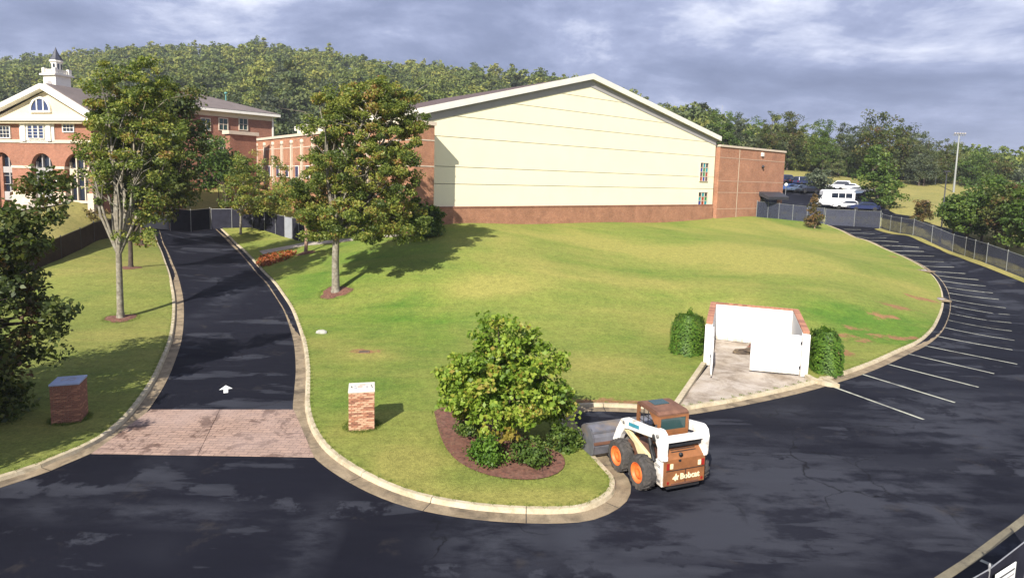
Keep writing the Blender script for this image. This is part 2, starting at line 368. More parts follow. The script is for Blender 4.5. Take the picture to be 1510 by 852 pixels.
MAT['soffit'] = plain('grey_soffit', (.33, .31, .305), .85, .06, 1)
MAT['roof_gym'] = plain('brown_roof', (.088, .058, .052), .8, .12, .5)
MAT['roof_school'] = plain('grey_brown_roof', (.135, .108, .098), .85, .14, 1)
MAT['roof_slate'] = plain('dark_slate', (.035, .037, .055), .6, .2, 2)
def glass(name, col, rough=.12):
    mt, t, o = newmat(name); pbsdf(t, o, col, rough, None, spec=.6); return mt
MAT['glass'] = glass('dark_glass', (.012, .017, .03)); MAT['glass_blue'] = glass('blue_glass', (.03, .045, .11)); MAT['glass_green'] = glass('tinted_glass', (.03, .065, .065))
PANES = {'teal': glass('teal_pane', (.02, .30, .33)), 'red': glass('red_pane', (.36, .06, .025)), 'green': glass('green_pane', (.02, .24, .08)), 'navy': glass('navy_pane', (.03, .06, .30)), 'dark': glass('dark_pane', (.03, .03, .03)), 'umber': glass('umber_pane', (.12, .05, .04))}
MAT['steel'] = plain('galvanised_steel', (.42, .42, .42), .45, .1, 4, metal=.6)
MAT['pale_pole'] = plain('pale_pole', (.24, .25, .24), .6, .08, 3)
MAT['dark_metal'] = plain('dark_metal', (.03, .03, .035), .5, .2, 4)
MAT['hill'] = plain('forest_floor', (.035, .045, .016), .95, .4, .05)
MAT['mulch'] = plain('red_mulch', (.125, .052, .034), .95, .55, 9, bump=.9, dirt=((.20, .11, .075), .6))
MAT['dirt'] = plain('bare_dirt', (.17, .11, .07), .95, .4, 3, bump=.6)
MAT['line'] = plain('faded_line_paint', (.36, .36, .29), .8, .2, 3, dirt=((.07, .07, .08), .9))
MAT['line_white'] = plain('white_line_paint', (.78, .78, .74), .8, .05, 6)
MAT['bark'] = plain('grey_bark', (.19, .165, .125), .95, .45, 5, bump=.9, dirt=((.34, .33, .27), .7))
MAT['bark_dark'] = plain('brown_bark', (.075, .055, .042), .95, .4, 5, bump=.9)
MAT['bark_pink'] = plain('pinkish_bark', (.27, .17, .12), .95, .3, 5, bump=.8)
def soiled(name, col, dirt, top):
    mt, t, o = newmat(name); v = coords(t); z = nd(t, 'ShaderNodeSeparateXYZ'); t.links.new(v, z.inputs[0])
    k = nd(t, 'ShaderNodeMath', operation='MULTIPLY_ADD'); t.links.new(nz(t, coords(t, 'Object', (2.2, 2.2, .35)), 1.6, 6, .7), k.inputs[0]); k.inputs[1].default_value = 1.1; k.inputs[2].default_value = -.2
    s = nd(t, 'ShaderNodeMath', operation='SUBTRACT'); t.links.new(k.outputs[0], s.inputs[0]); t.links.new(rmp(t, z.outputs[2], (0., 0.), (.9, .55)), s.inputs[1])
    c = mx(t, rmp(t, s.outputs[0], (.05, 0.), (.4, .85)), col, dirt); c = mx(t, 1., c, rmp(t, nz(t, v, 1.3, 5), (.3, .94), (.7, 1.04)), 'MULTIPLY')
    pbsdf(t, o, c, .75, nz(t, v, 18, 3), .2, 0, .01, .3); return mt
def leaf_mat(name, cols, trans=.38, objvar=0., rough=.5):
    mt, t, o = newmat(name)
    c = rmp(t, nd(t, 'ShaderNodeAttribute', attribute_name='tint').outputs['Fac'], *[(i/(len(cols)-1), q) for i, q in enumerate(cols)])
    if objvar:
        r = nd(t, 'ShaderNodeObjectInfo').outputs['Random']
        c = mx(t, 1., c, rmp(t, r, (0, (1-objvar, 1-objvar, 1-objvar*.5)), (.5, (1, 1, 1)), (1, (1+objvar*1.2, 1+objvar, 1-objvar*.2))), 'MULTIPLY')
    d = nd(t, 'ShaderNodeBsdfPrincipled'); d.inputs['Roughness'].default_value = rough; d.inputs['Specular IOR Level'].default_value = .3; t.links.new(c, d.inputs['Base Color'])
    tr = nd(t, 'ShaderNodeBsdfTranslucent'); t.links.new(mx(t, 1., c, (1.1, 1.25, .6), 'MULTIPLY'), tr.inputs[0])
    ms = nd(t, 'ShaderNodeMixShader'); ms.inputs[0].default_value = trans; t.links.new(d.outputs[0], ms.inputs[1]); t.links.new(tr.outputs[0], ms.inputs[2]); t.links.new(ms.outputs[0], o.inputs[0]); return mt
MAT['lf_maple'] = leaf_mat('maple_leaves', [(.06, .11, .012), (.12, .20, .020), (.19, .28, .032), (.30, .37, .05), (.27, .21, .04)])
MAT['lf_zelkova'] = leaf_mat('autumn_leaves', [(.058, .086, .018), (.108, .148, .030), (.18, .22, .042), (.30, .31, .058), (.26, .14, .045)])
MAT['lf_dark'] = leaf_mat('dark_leaves', [(.032, .050, .014), (.055, .080, .020), (.085, .110, .026), (.130, .140, .032), (.11, .06, .025)])  # dark green foliage; on the foreground tree the colour also carries its shade
MAT['lf_green'] = leaf_mat('green_leaves', [(.034, .066, .014), (.066, .115, .021), (.102, .16, .028), (.145, .195, .036)])
MAT['lf_box'] = leaf_mat('boxwood_leaves', [(.034, .08, .011), (.066, .14, .016), (.105, .195, .022), (.15, .25, .032)])
MAT['lf_forest'] = leaf_mat('forest_leaves', [(.062, .090, .036), (.095, .125, .046), (.130, .155, .054), (.185, .190, .062)], .25, .5, .8)
MAT['lf_gray'] = leaf_mat('greygreen_leaves', [(.045, .065, .035), (.08, .10, .055), (.12, .14, .08)], .2)
MAT['lf_rust'] = leaf_mat('bronze_leaves', [(.05, .06, .016), (.09, .075, .02), (.14, .09, .03), (.17, .10, .04)], .2)
MAT['flower'] = leaf_mat('orange_flowers', [(.20, .055, .018), (.33, .085, .022), (.22, .08, .03)], .2)
# ------------------------------------------------------------------ the ground, asphalt, lawns and kerbs
gx, gy = np.meshgrid(np.arange(-150, 150.1, 1.25), np.arange(-30, 186, 1.25)); nyy, nxx = gx.shape
idx = np.arange(nxx*nyy).reshape(nyy, nxx); quad = np.stack([idx[:-1, :-1], idx[:-1, 1:], idx[1:, 1:], idx[1:, :-1]], -1).reshape(-1, 4)
gz = zf(gx, gy)-.09
link('ground', fast_mesh('ground', np.c_[gx.ravel(), gy.ravel(), gz], quad, MAT['field'], True))['kind'] = 'structure'
MB().add([(-3000, -3000, -1.6), (3000, -3000, -1.6), (3000, 3000, -1.6), (-3000, 3000, -1.6)], [(0, 1, 2, 3)]).build('terrain', MAT['hill'])['kind'] = 'structure'

EDGE_MAIN = [(312,330),(318,338),(332,352),(348,368),(376,400),(401,430),(420,462),(432,500),(436,540),(434,575),(432,606),(440,640),(462,673),(500,702),(550,729),(600,747),(660,760),(720,767.5),(780,771),(830,771),(872,767),(905,754),(924,739),(931,722),(927,706),(912,690),(895,672),(878,655),(862,640),(850,626),(845,616),(852,608),(880,606),(940,608),(1003,612),(1050,606),(1100,597),(1150,586.5),(1190,577),(1222,568),(1272,552),(1309,537),(1340,522),(1365,510),(1383,496),(1393,483),(1399,468),(1402,451),(1399,432),(1390,415),(1378,403),(1355,388),(1334,378),(1306,366),(1270,352),(1246,341),(1222,331)]
EDGE_LEFT = [(225,318),(235,339),(245,366),(256,391),(266,420),(271,452),(268,500),(257,535),(244,565),(222,600),(200,626),(170,650),(136,668),(100,683),(70,696),(0,719),(-90,745),(-220,778)]
em = smooth_line(GX(EDGE_MAIN)); el = smooth_line(GX(EDGE_LEFT))
# asphalt: one sheet that the raised lawns lie on
right = GX([(1235,329),(1300,334),(1345,346),(1400,369),(1455,391),(1510,417),(1600,455)])
asph = [(-55, -14), (62, -14), (62, 30)]+right[::-1]+GX([(1222,327),(1180,345),(900,352),(640,345),(450,352)])+GX([(335,322),(330,312),(208,312)])+GX([(180,350),(120,420),(30,470)])+[(-55, 32)]
worn = blobs([(1100,650,2.5,.5,1.),(1080,700,2.4,.8,.9),(1000,775,4,1.2,1.),(1250,720,5,2.2,.7),(1120,800,4,1.4,.6),(720,800,1.2,1.6,1.),(1420,770,.4,1.6,1.2),(1200,720,4,1.4,.8),(450,790,.5,1.6,1.),(90,745,1.3,.35,1.1),(270,757,2.6,.22,1.),(230,700,.6,.8,.9),(240,800,.8,.3,1.),(335,440,.6,6,.9),(850,820,.5,1.4,.9),(1390,640,3,2,1.),(1455,600,4,3,.7),(1190,610,2,.6,.8),(1460,440,1.6,9,.9)])
sheet('asphalt_road', asph, .9, 0, MAT['asphalt'], attrs={'worn': worn})
Z0 = lambda p: zf(np.array([q[0] for q in p]), np.array([q[1] for q in p]))
def kerb(name, label, line, side, secs=3.):
    """kerb of cast sections: gutter pan, face, top; line is the asphalt edge, the lawn is on side"""
    root = empty(name, (0, 0, 0)); root['kind'] = 'structure'
    prof = [(0., -.05), (0., .012), (.46, .006), (.50, .118), (.53, .132), (.665, .132), (.69, .10), (.69, -.05)]
    L_ = [offset_line(line, side*d) for d, _ in prof]
    seg = np.r_[0, np.cumsum(np.linalg.norm(np.diff(line, axis=0), axis=1))]; ns = int(seg[-1]/secs)
    for i in range(ns):
        a, b = i*secs+.012, (i+1)*secs-.012 if i < ns-1 else seg[-1]
        ss = np.linspace(a, b, 7); pan = MB(); top = MB(); rows = []
        for (d, h), ln in zip(prof, L_):
            x = np.interp(ss, seg, ln[:, 0]); y = np.interp(ss, seg, ln[:, 1])
            zc = zf(np.interp(ss, seg, line[:, 0]), np.interp(ss, seg, line[:, 1])); rows.append(np.c_[x, y, zc+h])
        R_ = np.array(rows)
        for part, lo, hi in ((pan, 0, 2), (top, 2, 7)):
            vs = R_[lo:hi+1].reshape(-1, 3); k = len(ss); fs = [(r*k+j, r*k+j+1, (r+1)*k+j+1, (r+1)*k+j) for r in range(hi-lo) for j in range(k-1)]
            if part is top: fs += [tuple(r*k for r in range(hi-lo+1)), tuple(r*k+k-1 for r in range(hi-lo, -1, -1))]
            part.add(vs, fs)
        pan.build('gutter_pan', MAT['gutter'], root); top.build('kerb_section', MAT['curb'], root)
    return root
# lawn polygons lie along the back of their kerb
bm_ = offset_line(em, .64)
def side_of(line, pt):
    i = np.argmin(((line-pt)**2).sum(1)); i = min(max(i, 1), len(line)-2); t = line[i+1]-line[i-1]; q = pt-line[i]; return 1 if t[0]*q[1]-t[1]*q[0] > 0 else -1
sm_ = side_of(em, np.array(G(600, 560)[:2])); sl_ = side_of(el, np.array(G(100, 470)[:2]))
kerb('kerb', '', em, sm_); kerb('kerb', '', el, sl_)
lm = offset_line(em, sm_*.64); ll = offset_line(el, sl_*.64)
APRON = GX([(1003,611),(1022,572),(1041,534),(1046,528)])
poly_main = list(map(tuple, lm))+GX([(1190,322)])+GX([(1130,318)])+[(30, 92), (0, 88), (-18, 84)]+GX([(330,318)])
def inblobs(b): return lambda xy: b(xy)
dry_main = blobs([(740,420,4,1.6,.7),(700,435,2.5,1,.4),(800,405,4,1.2,.4),(960,420,5,1.5,.35),(1130,400,5,1.2,.4),(760,385,7,2,.4),(900,365,12,3,.45),(1050,380,10,4,.5),(1230,350,8,5,.45),(540,526,1.3,.9,.75),(570,600,1.6,1.6,.15),(650,745,4.,.8,.55),(600,690,1.2,1.2,.6),(500,640,1.,1.,.35),(850,745,2,.6,.3),(470,510,2,.8,.25),(1000,480,4,3,.35),(880,545,4,2,.25),(1330,420,3,2,.3),(475,600,.7,3,.2),
    (600,480,6,5,-.45),(520,580,3,3,-.4),(760,350,14,2,-.35),(640,400,5,3,-.3),(1270,470,5,2,-.5),(1290,500,5,1.6,-.45),(1230,530,2,1.4,-.5),(450,420,3,6,-.25),(900,400,14,1.2,-.25)])
soil_main = blobs([(1325,455,1.9,.9,.85),(1350,440,1.3,.8,.6),(1300,468,1.3,.8,.85),(1235,522,1.,1.2,1.1),(1265,505,1.6,.6,.7),(1320,500,2.4,.7,.8),(1260,485,1.2,.6,.7),(1240,497,1.,.6,.7),(1370,445,1.4,1.,.5),(1318,380,.6,.6,.9),(539,521,.95,.5,1.1),(557,640,.6,.5,.5),(905,600,4.,.7,1.2),(1225,545,.8,.6,.8)])
# the enclosure is dug into the lawn: its apron and floor are cut out of the sheet
EN_F0 = G(1047,537)[:2]
_eu = np.array([math.cos(rad(-20)), math.sin(rad(-20))]); _en = np.array([-_eu[1], _eu[0]]); _ew = 4.35; _ed = 5.7
def EN(x, y): return EN_F0+_eu*x+_en*y
li = list(map(tuple, lm))
ia = int(np.argmin(((lm-np.array(APRON[0]))**2).sum(1))); APR_R = GX([(1192,577),(1181,551)]); ib = int(np.argmin(((lm-np.array(APR_R[0]))**2).sum(1)))
cut = [li[ia]]+[tuple(EN(-.32, -.35)), tuple(EN(-.32, _ed)), tuple(EN(_ew+.32, _ed)), tuple(EN(_ew+.32, -.3)), tuple(EN(_ew+1.3, -1.2))]
poly_main = li[:ia+1]+cut[1:]+li[ib+3:]+poly_main[len(li):]
sheet('lawn', poly_main, .55, .125, MAT['lawn'], attrs={'dry': dry_main, 'soil': soil_main})
dry_left = blobs([(60,640,2,1.2,.35),(150,500,3,2,.3),(170,395,4,5,.25),(225,385,1,4,.3)])
poly_left = list(map(tuple, ll))+[(-60, 20)]+[(-60, 44)]+GX([(40,408),(100,378),(165,350),(205,335)])
sheet('lawn', poly_left, .7, .125, MAT['verge'], attrs={'dry': dry_left, 'soil': blobs([(0, 0, 1, 1, 0.)])})
# apron and floor of the enclosure
apo = [tuple(EN(.0, _ed-.2)), tuple(EN(_ew, _ed-.2)), tuple(EN(_ew, -.3)), tuple(EN(_ew+1.25, -1.25)), li[ib+3], li[ib], ]+[tuple(p) for p in li[ib:ia:-1]]+[li[ia], tuple(EN(-.05, -.3))]
sheet('concrete_apron', apo, .7, .02, MAT['apron'])
def upstand(name, pts, w, h, label):
    l = smooth_line(pts, .4); a = offset_line(l, w/2); b = offset_line(l, -w/2); b_ = MB(); n = len(l); z = Z0(l)
    vs = [(*a[i], z[i]-.1) for i in range(n)]+[(*a[i], z[i]+h) for i in range(n)]+[(*b[i], z[i]+h) for i in range(n)]+[(*b[i], z[i]-.1) for i in range(n)]
    fs = [(r*n+i, r*n+i+1, (r+1)*n+i+1, (r+1)*n+i) for r in range(3) for i in range(n-1)]+[(0, n, 2*n, 3*n), (n-1, 4*n-1, 3*n-1, 2*n-1)]
    o = b_.add(vs, fs).build(name, MAT['curb']); o['kind'] = 'structure'; return o
upstand('apron_kerb', [li[ia], tuple(EN(-.3, -.4))], .24, .20, '')
upstand('apron_kerb', [tuple(EN(_ew+.3, -.35)), tuple(EN(_ew+.65, -1.0)), tuple(EN(_ew+1.5, -1.35)), li[ib+4]], .24, .19, '')
# stamped entrance paving: two slabs with a joint
pv = [G(222,604)[:2], G(433,604)[:2], G(463,674)[:2], G(135,669)[:2]]
j0, j1 = pv[0]+(pv[1]-pv[0])*.48, pv[3]+(pv[2]-pv[3])*.475
off_ = (pv[1]-pv[0])/np.linalg.norm(pv[1]-pv[0])*.009
root = empty('entrance_paving', (*((pv[0]+pv[2])/2), 0)); root['kind'] = 'structure'
for q in ([pv[0], j0-off_, j1-off_, pv[3]], [j0+off_, pv[1], pv[2], j1+off_]):
    c0 = np.array(root.location)[:2]; b_ = MB().prism([tuple(p-c0) for p in q], -.03, .016, 'z'); b_.build('paving_slab', MAT['paver'], root)
# parking lines
STALL = [(1222,568,1362,618.6),(1272,552,1408,593.6),(1309,537,1443,571),(1340,522,1466,551),(1365,510,1500,537),(1383,496,1493,516),(1393,483,1496,502),(1398,472,1492,488),(1401,462,1491.5,476),(1402.5,451,1489,464),(1401,441.5,1483,454),(1399,432,1473,441.5),(1393,423,1464,432),(1387,414,1453.5,422),(1379.6,406,1443,412.6),(1369,399,1423.6,403.5),(1353,391.5,1407,394),(1339,384,1392,386),(1325,376,1378,378),(1312.7,370,1362.7,371),(1300,362,1355,365),(1281,355,1325,357),(1263,349,1307,351),(1253,343,1290,344.6),(1244,338,1270,338.6),(1455,385,1482,388),(1478,396,1508,399),(1446,826,1478,840),(1430,375,1452,377)]
def strip(name, a, b, w, mat, off=.008, root=None):
    a, b = np.array(a), np.array(b); d = (b-a)/np.linalg.norm(b-a); nrm = np.array([-d[1], d[0]])*w/2; n = max(2, int(np.linalg.norm(b-a)/.45)); tt = np.linspace(0, 1, n+1)
    l = a+(b-a)*tt[:, None]; p, q = l+nrm, l-nrm; V = np.r_[np.c_[p, Z0(p)+off], np.c_[q, Z0(q)+off]]; Fq = [(i, n+1+i, n+2+i, i+1) for i in range(n)]
    return link(name, fast_mesh(name, V, Fq, mat), root)
lines = empty('parking_lines', (0, 0, 0)); lines['kind'] = 'structure'
for a, b, c, d in STALL: strip('parking_line', G(a, b)[:2]+0, G(c, d)[:2], .14, MAT['line'], .014, lines)
# arrow on the drive
ac = G(333,574)[:2]; ar = [(-.09, -.5), (.09, -.5), (.09, .0), (.27, .0), (0, .55), (-.27, .0), (-.09, .0)]
av = G(333,560)[:2]-G(333,590)[:2]; av /= np.linalg.norm(av); aw = np.array([av[1], -av[0]])
o = MB().add([(*(ac+aw*x+av*y), z1(*ac)+.014) for x, y in ar], [(0, 1, 2, 6), (3, 4, 5)]).build('lane_arrow', MAT['line_white']); o['kind'] = 'structure'
# valley gutter in the near right corner
vg = [(1330,893),(1390,852),(1430,826),(1470,796),(1510,766),(1570,716)]
vl = smooth_line(GX(vg)); a = offset_line(vl, .11); b2 = offset_line(vl, -.11); n = len(vl)
link('valley_gutter', fast_mesh('valley_gutter', np.r_[np.c_[a, Z0(a)+.012], np.c_[b2, Z0(b2)+.012]], [(i, i+1, n+i+1, n+i) for i in range(n-1)], MAT['old_gutter']))['kind'] = 'structure'
# lots and roads beyond the fence, paths
far_lot = GX([(1110,312),(1158,311),(1222,318),(1290,316),(1335,322),(1300,305),(1270,287),(1235,277),(1180,263),(1120,262),(1070,268)])
sheet('car_park', far_lot, 1.2, 0, MAT['asphalt'])
far_road = GX([(1225,318),(1290,318),(1345,330),(1400,353),(1460,377),(1560,420)])+GX([(1560,402),(1460,362),(1400,338),(1345,319),(1300,312),(1250,312)])
sheet('service_road', far_road, 1.2, .012, MAT['asphalt'])
sheet('footpath', GX([(382,372),(410,367),(450,359),(520,353),(600,348),(600,351),(520,357),(450,364),(410,372),(388,377)]), .5, .14, MAT['walk'])
sheet('school_terrace', GX([(-30,322),(40,309),(100,300),(165,296),(165,286),(100,288),(40,296),(-30,308)]), .8, .02, MAT['walk'])
# ------------------------------------------------------------------ buildings
class Plane:
    """a vertical wall plane through two places: u along it, local y goes into the building"""
    def __init__(s, a, b, zb):
        s.a = np.array(a[:2], float); s.b = np.array(b[:2], float); s.zb = zb
        s.u = (s.b-s.a)/np.linalg.norm(s.b-s.a); s.back = np.array([-s.u[1], s.u[0]]); s.rz = math.atan2(s.u[1], s.u[0])
    def __call__(s, px, py, y=0):
        v = ray(px, py); a = s.a+s.back*y; n = s.back
        t = ((a-_C[:2])@n)/(v[:2]@n); q = _C+t*v
        return float((q[:2]-a)@s.u), float(q[2]-s.zb)
    def root(s, name, label, cat, group=None): return empty(name, (*s.a, s.zb), s.rz, label, cat, group)
def clip_above(poly, z):
    out = []
    for i in range(len(poly)):
        a, b = poly[i], poly[(i+1) % len(poly)]
        if a[1] >= z: out.append(a)
        if (a[1] >= z) != (b[1] >= z): t = (z-a[1])/(b[1]-a[1]); out.append((a[0]+t*(b[0]-a[0]), z))
    return out
def clip_below(poly, z): return [(x, -y) for x, y in clip_above([(x, -y) for x, y in poly], -z)]
def window(root, x0, x1, z0, z1, y, nx, nz_, gmat, fmat, depth=.12, frame=.09, bar=.05, panes=None, name='window'):
    """frame and bars stand proud of the wall face at y; the panes sit back inside"""
    f = MB(); f.bx(x0-frame, x1+frame, y-depth, y+.05, z1, z1+frame); f.bx(x0-frame, x1+frame, y-depth, y+.05, z0-frame, z0); f.bx(x0-frame, x0, y-depth, y+.05, z0, z1); f.bx(x1, x1+frame, y-depth, y+.05, z0, z1)
    w, h = (x1-x0)/nx, (z1-z0)/nz_
    for i in range(1, nx): f.bx(x0+i*w-bar/2, x0+i*w+bar/2, y-depth+.02, y+.03, z0, z1)
    for i in range(1, nz_): f.bx(x0, x1, y-depth+.03, y+.028, z0+i*h-bar/2, z0+i*h+bar/2)
    fo = f.build(name, fmat, root)
    if panes is None: MB().bx(x0, x1, y-.03, y+.01, z0, z1).build('pane', gmat, fo)
    else:
        k = 0
        for j in range(nz_):
            for i in range(nx):
                MB().bx(x0+i*w+bar*.4, x0+(i+1)*w-bar*.4, y-.035, y+.01, z0+j*h+bar*.4, z0+(j+1)*h-bar*.4).build('pane', PANES[panes[k % len(panes)]], fo); k += 1
    return fo
MAT['wing_band'] = plain('buff_band_brick', (.46, .31, .22), .9, .1, 2)
GA, GB = P(640, 333, 58), P(1060, 324, 88.1)
gp = Plane(GA, GB, 2.4)
s_r, z_r = gp(1064, 205, -.4); s_p, z_p = gp(875, 113, -.4); s_l, z_l = gp(616, 165, -.4)
wl, wr = -2.2, s_r-.7
pr_, pl_ = (z_p-z_r)/(s_r-s_p), (z_p-z_l)/(s_p-s_l)
gable = [(wl, 0), (wr, 0), (wr, z_r+pr_*.7-.14), (s_p, z_p-.14), (wl, z_l+pl_*(wl-s_l)-.14)]
lev = lambda *pp: float(np.mean([gp(*q)[1] for q in pp]))
z_band = lev((665, 303), (1040, 303)); gro = [lev((671, 272), (1032, 278)), lev((671, 248), (1047, 260)), lev((640, 205), (1047, 228)), lev((640, 175), (1025, 203)), lev((742, 155), (984, 179)), lev((815, 138), (926, 151))]
gym = gp.root('gymnasium', 'large cream gabled gymnasium hall with a brown roof and red brick wings', 'gymnasium')
GL = 30
MB().prism(gable, .25, GL, 'y').build('wall', MAT['joint'], gym)
cuts = [z_band]+gro+[z_p+1]
for k in range(len(cuts)-1):
    pl = clip_below(clip_above(gable, cuts[k]+.028), cuts[k+1]-.028)
    if len(pl) > 2: MB().prism(pl, 0, .251, 'y').build('wall_panel', MAT['cream'], gym)
MB().bx(wl, wr, -.12, .26, 0, z_band-.11).build('brick_base', MAT['brick'], gym)
MB().bx(wl, wr, -.16, .26, z_band-.11, z_band+.026).build('soldier_course', MAT['brick_far'], gym)
# roof: two slabs with an overhang, white fascias and grey soffits
for sg, se, z_e in ((-1, s_l, z_l), (1, s_r, z_r)):
    a, b = (s_p, z_p), (se, z_e); th = .22
    MB().prism([(a[0], a[1]), (b[0], b[1]), (b[0], b[1]+th), (a[0], a[1]+th)], -.34, GL+1, 'y').build('roof', MAT['roof_gym'], gym)
    MB().prism([(a[0], a[1]-.3), (b[0], b[1]-.3), (b[0], b[1]+th+.1), (a[0], a[1]+th+.1)], -.44, -.341, 'y').build('fascia', MAT['white'], gym)
    MB().prism([(a[0], a[1]-.13), (b[0], b[1]-.13), (b[0], b[1]-.01), (a[0], a[1]-.01)], -.34, -.002, 'y').build('soffit', MAT['soffit'], gym)
    MB().prism([(a[0], a[1]-.31), (wl if sg < 0 else wr, b[1]-.31+abs((wl if sg < 0 else wr)-b[0])*(pl_ if sg < 0 else pr_)), (wl if sg < 0 else wr, b[1]-1.10+abs((wl if sg < 0 else wr)-b[0])*(pl_ if sg < 0 else pr_)), (a[0], a[1]-1.10)], -.05, .20, 'y').build('eave_shade_band', MAT['soffit'], gym)  # grey band paints the overhang's shade onto the top of the wall
    MB().bx(se-.06 if sg > 0 else se-.08, se+.08 if sg > 0 else se+.06, -.34, GL+1, z_e-.3, z_e+th+.02).build('eaves_board', MAT['white'], gym)
# right hand brick wing
x0 = gp(1057, 260)[0]; x1 = gp(1153, 260)[0]; zt = lev((1060, 213), (1152, 223)); wy = -.3
MB().bx(x0, x1, wy, 18, 0, zt-.28).build('brick_wing', MAT['brick'], gym)
MB().bx(x0-.1, x1+.12, wy-.14, 18.1, zt-.28, zt).build('coping', MAT['limestone'], gym)
for pp in (((1060, 231), (1150, 240)), ((1060, 265), (1150, 271)), ((1060, 282), (1112, 286)), ((1060, 306), (1110, 309))):
    z = lev(*pp); MB().bx(x0, x1, wy-.03, wy+.05, z-.05, z+.05).build('band_course', MAT['wing_band'], gym)
for xx in (gp(1086, 260)[0],): MB().bx(xx-.04, xx+.04, wy-.012, wy+.05, .2, zt-.3).build('movement_joint', MAT['joint'], gym)
sx, sz = gp(1121, 228); MB().bx(sx-.28, sx+.28, wy-.22, wy+.02, sz-.28, sz+.28).build('flood_light', MAT['white'], gym)
sx, sz = gp(1121, 246); MB().lathe([(.0, wy-.35), (.2, wy-.3), (.24, wy-.1), (.12, wy+.02)], 12, (sx, 0, sz), 'y').build('security_camera', MAT['dark_metal'], gym)
# coloured windows
pt = ['navy', 'red', 'teal', 'teal', 'umber', 'green', 'red', 'green', 'umber', 'dark', 'dark', 'dark']
a0, b0 = gp(1031, 267); a1, b1 = gp(1044, 241); window(gym, a0, a1, b0, b1, 0, 3, 4, None, MAT['limestone'], panes=['red', 'navy', 'umber', 'umber', 'green', 'red', 'navy', 'green', 'teal', 'dark', 'teal', 'dark'], bar=.08, frame=.06)
a0, b0 = gp(1028.5, 302); a1, b1 = gp(1042.5, 284); window(gym, a0, a1, b0, b1, 0, 3, 3, None, MAT['limestone'], panes=['navy', 'red', 'teal', 'teal', 'red', 'green', 'dark', 'teal', 'dark'], bar=.08, frame=.06)
# canopied entrance of the wing
a0, b0 = gp(1118, 300); a1, b1 = gp(1143, 287)
MB().bx(a0, a1, wy-.06, wy+.02, b0-3.0, b1-.4).build('door', MAT['glass'], gym)
MB().prism([(wy+.02, b1+.45), (wy+.02, b1-.1), (wy-1.6, b1-.75), (wy-1.6, b1-.3)], a0-.5, a1+.8, 'x').build('canopy', MAT['dark_metal'], gym)
# left brick wing: runs back along the hall, its end stands in front of the hall's wall
pr = 2.0; lx1 = gp(640, 260, -pr)[0]; lx0 = gp(611, 260, -pr)[0]
zt2 = gp(640, 180, -pr)[1]
wing = MB(); wing.bx(lx0, lx1, -pr, 46, -1, zt2-.32); wing.build('brick_wing', MAT['brick'], gym)
MB().bx(lx0-.14, lx1+.14, -pr-.14, 46.1, zt2-.32, zt2).build('coping', MAT['limestone'], gym)
for dz_ in (1.6, 3.9): MB().bx(lx0-.03, lx1+.03, -pr-.03, 46.03, zt2-dz_-.1, zt2-dz_).build('band_course', MAT['limestone'], gym)
for k in range(12):
    y = 3.5+k*3.6
    MB().bx(lx0-.22, lx0+.02, y-.2, y+.2, zt2-6.5, zt2-1.25).build('pilaster', MAT['limestone'], gym)
    MB().lathe([(.0, lx0-.26), (.3, lx0-.24), (.3, lx0+.01)], 14, (0, y, zt2-1.0), 'x').build('roundel', MAT['limestone'], gym)
    if k < 11:
        w = MB(); w.bx(lx0-.10, lx0+.01, y+1.2, y+2.4, zt2-5.4, zt2-3.9); wo_ = w.build('window', MAT['white'], gym)
        MB().bx(lx0-.12, lx0-.09, y+1.3, y+2.3, zt2-5.3, zt2-4.0).build('pane', MAT['glass_blue'], wo_)
        MB().bx(lx0-.06, lx0+.005, y+1.1, y+2.5, zt2-3.9, zt2-3.5).build('lintel', MAT['brick_far'], wo_)

# school building with a gabled portico, arches and a cupola
def arch_wall(b, x0, x1, zb_, zs, ztop, y0, y1, n=14):
    """wall piece over a round arch that springs at zs"""
    r = (x1-x0)/2; c = (x0+x1)/2; xs = [c-r*math.cos(math.pi*i/n) for i in range(n+1)]; zs_ = [zs+r*math.sin(math.pi*i/n) for i in range(n+1)]
    for i in range(n): b.prism([(xs[i], zs_[i]), (xs[i+1], zs_[i+1]), (xs[i+1], ztop), (xs[i], ztop)], y0, y1, 'y')
sp_ = Plane(P(-6, 316, 65.5), P(133, 296, 62), 4.0)
sch = sp_.root('school_building', 'red brick school front with white gabled pediment, tall arches and a white cupola', 'school building')
slev = lambda *pp: float(np.mean([sp_(*q)[1] for q in pp]))
X = lambda px: sp_(px, 220)[0]
zc0 = slev((20, 190), (65, 182), (110, 176)); zc1 = slev((20, 183), (65, 176), (110, 169)); zpk = sp_(63, 125)[1]
xl, xr = X(-7), X(133); xm = (xl+xr)/2
zband2 = slev((10, 213), (115, 204)); zspr = slev((84, 249),); zflo = slev((20, 304), (80, 298), (130, 292)); ztr = slev((10, 183+9), (110, 176+6))
wall = MB(); arcs = [(X(-28), X(16)), (X(45), X(77)), (X(93), X(138))]
arcs = [(X(-15), X(16)), (X(44.5), X(76.5)), (X(94), X(128))]
edges = [xl-.2, arcs[0][0], arcs[0][1], arcs[1][0], arcs[1][1], arcs[2][0], arcs[2][1], xr+.2]
for k in (0, 2, 4, 6): wall.bx(edges[k], edges[k+1], 0, .42, -1.5, zband2)
for a, b in arcs: arch_wall(wall, a, b, 0, zspr+.1, zband2, 0, .42)
wall.bx(xl-.2, xr+.2, 0, .42, zband2, zc0)
wall.bx(xl-.2, xr+.2, 0.85, 1.1, -1.5, zc0); wall.bx(xl-.2, xl+.3, .42, 12, -1.5, zc0); wall.bx(xr-.3, xr+.2, .42, 12, -1.5, zc0)
wall.build('brick_front', MAT['brick_far'], sch)
MB().bx(xl-.25, xr+.25, -.1, .02, zband2-.16, zband2+.16).build('band_course', MAT['limestone'], sch)
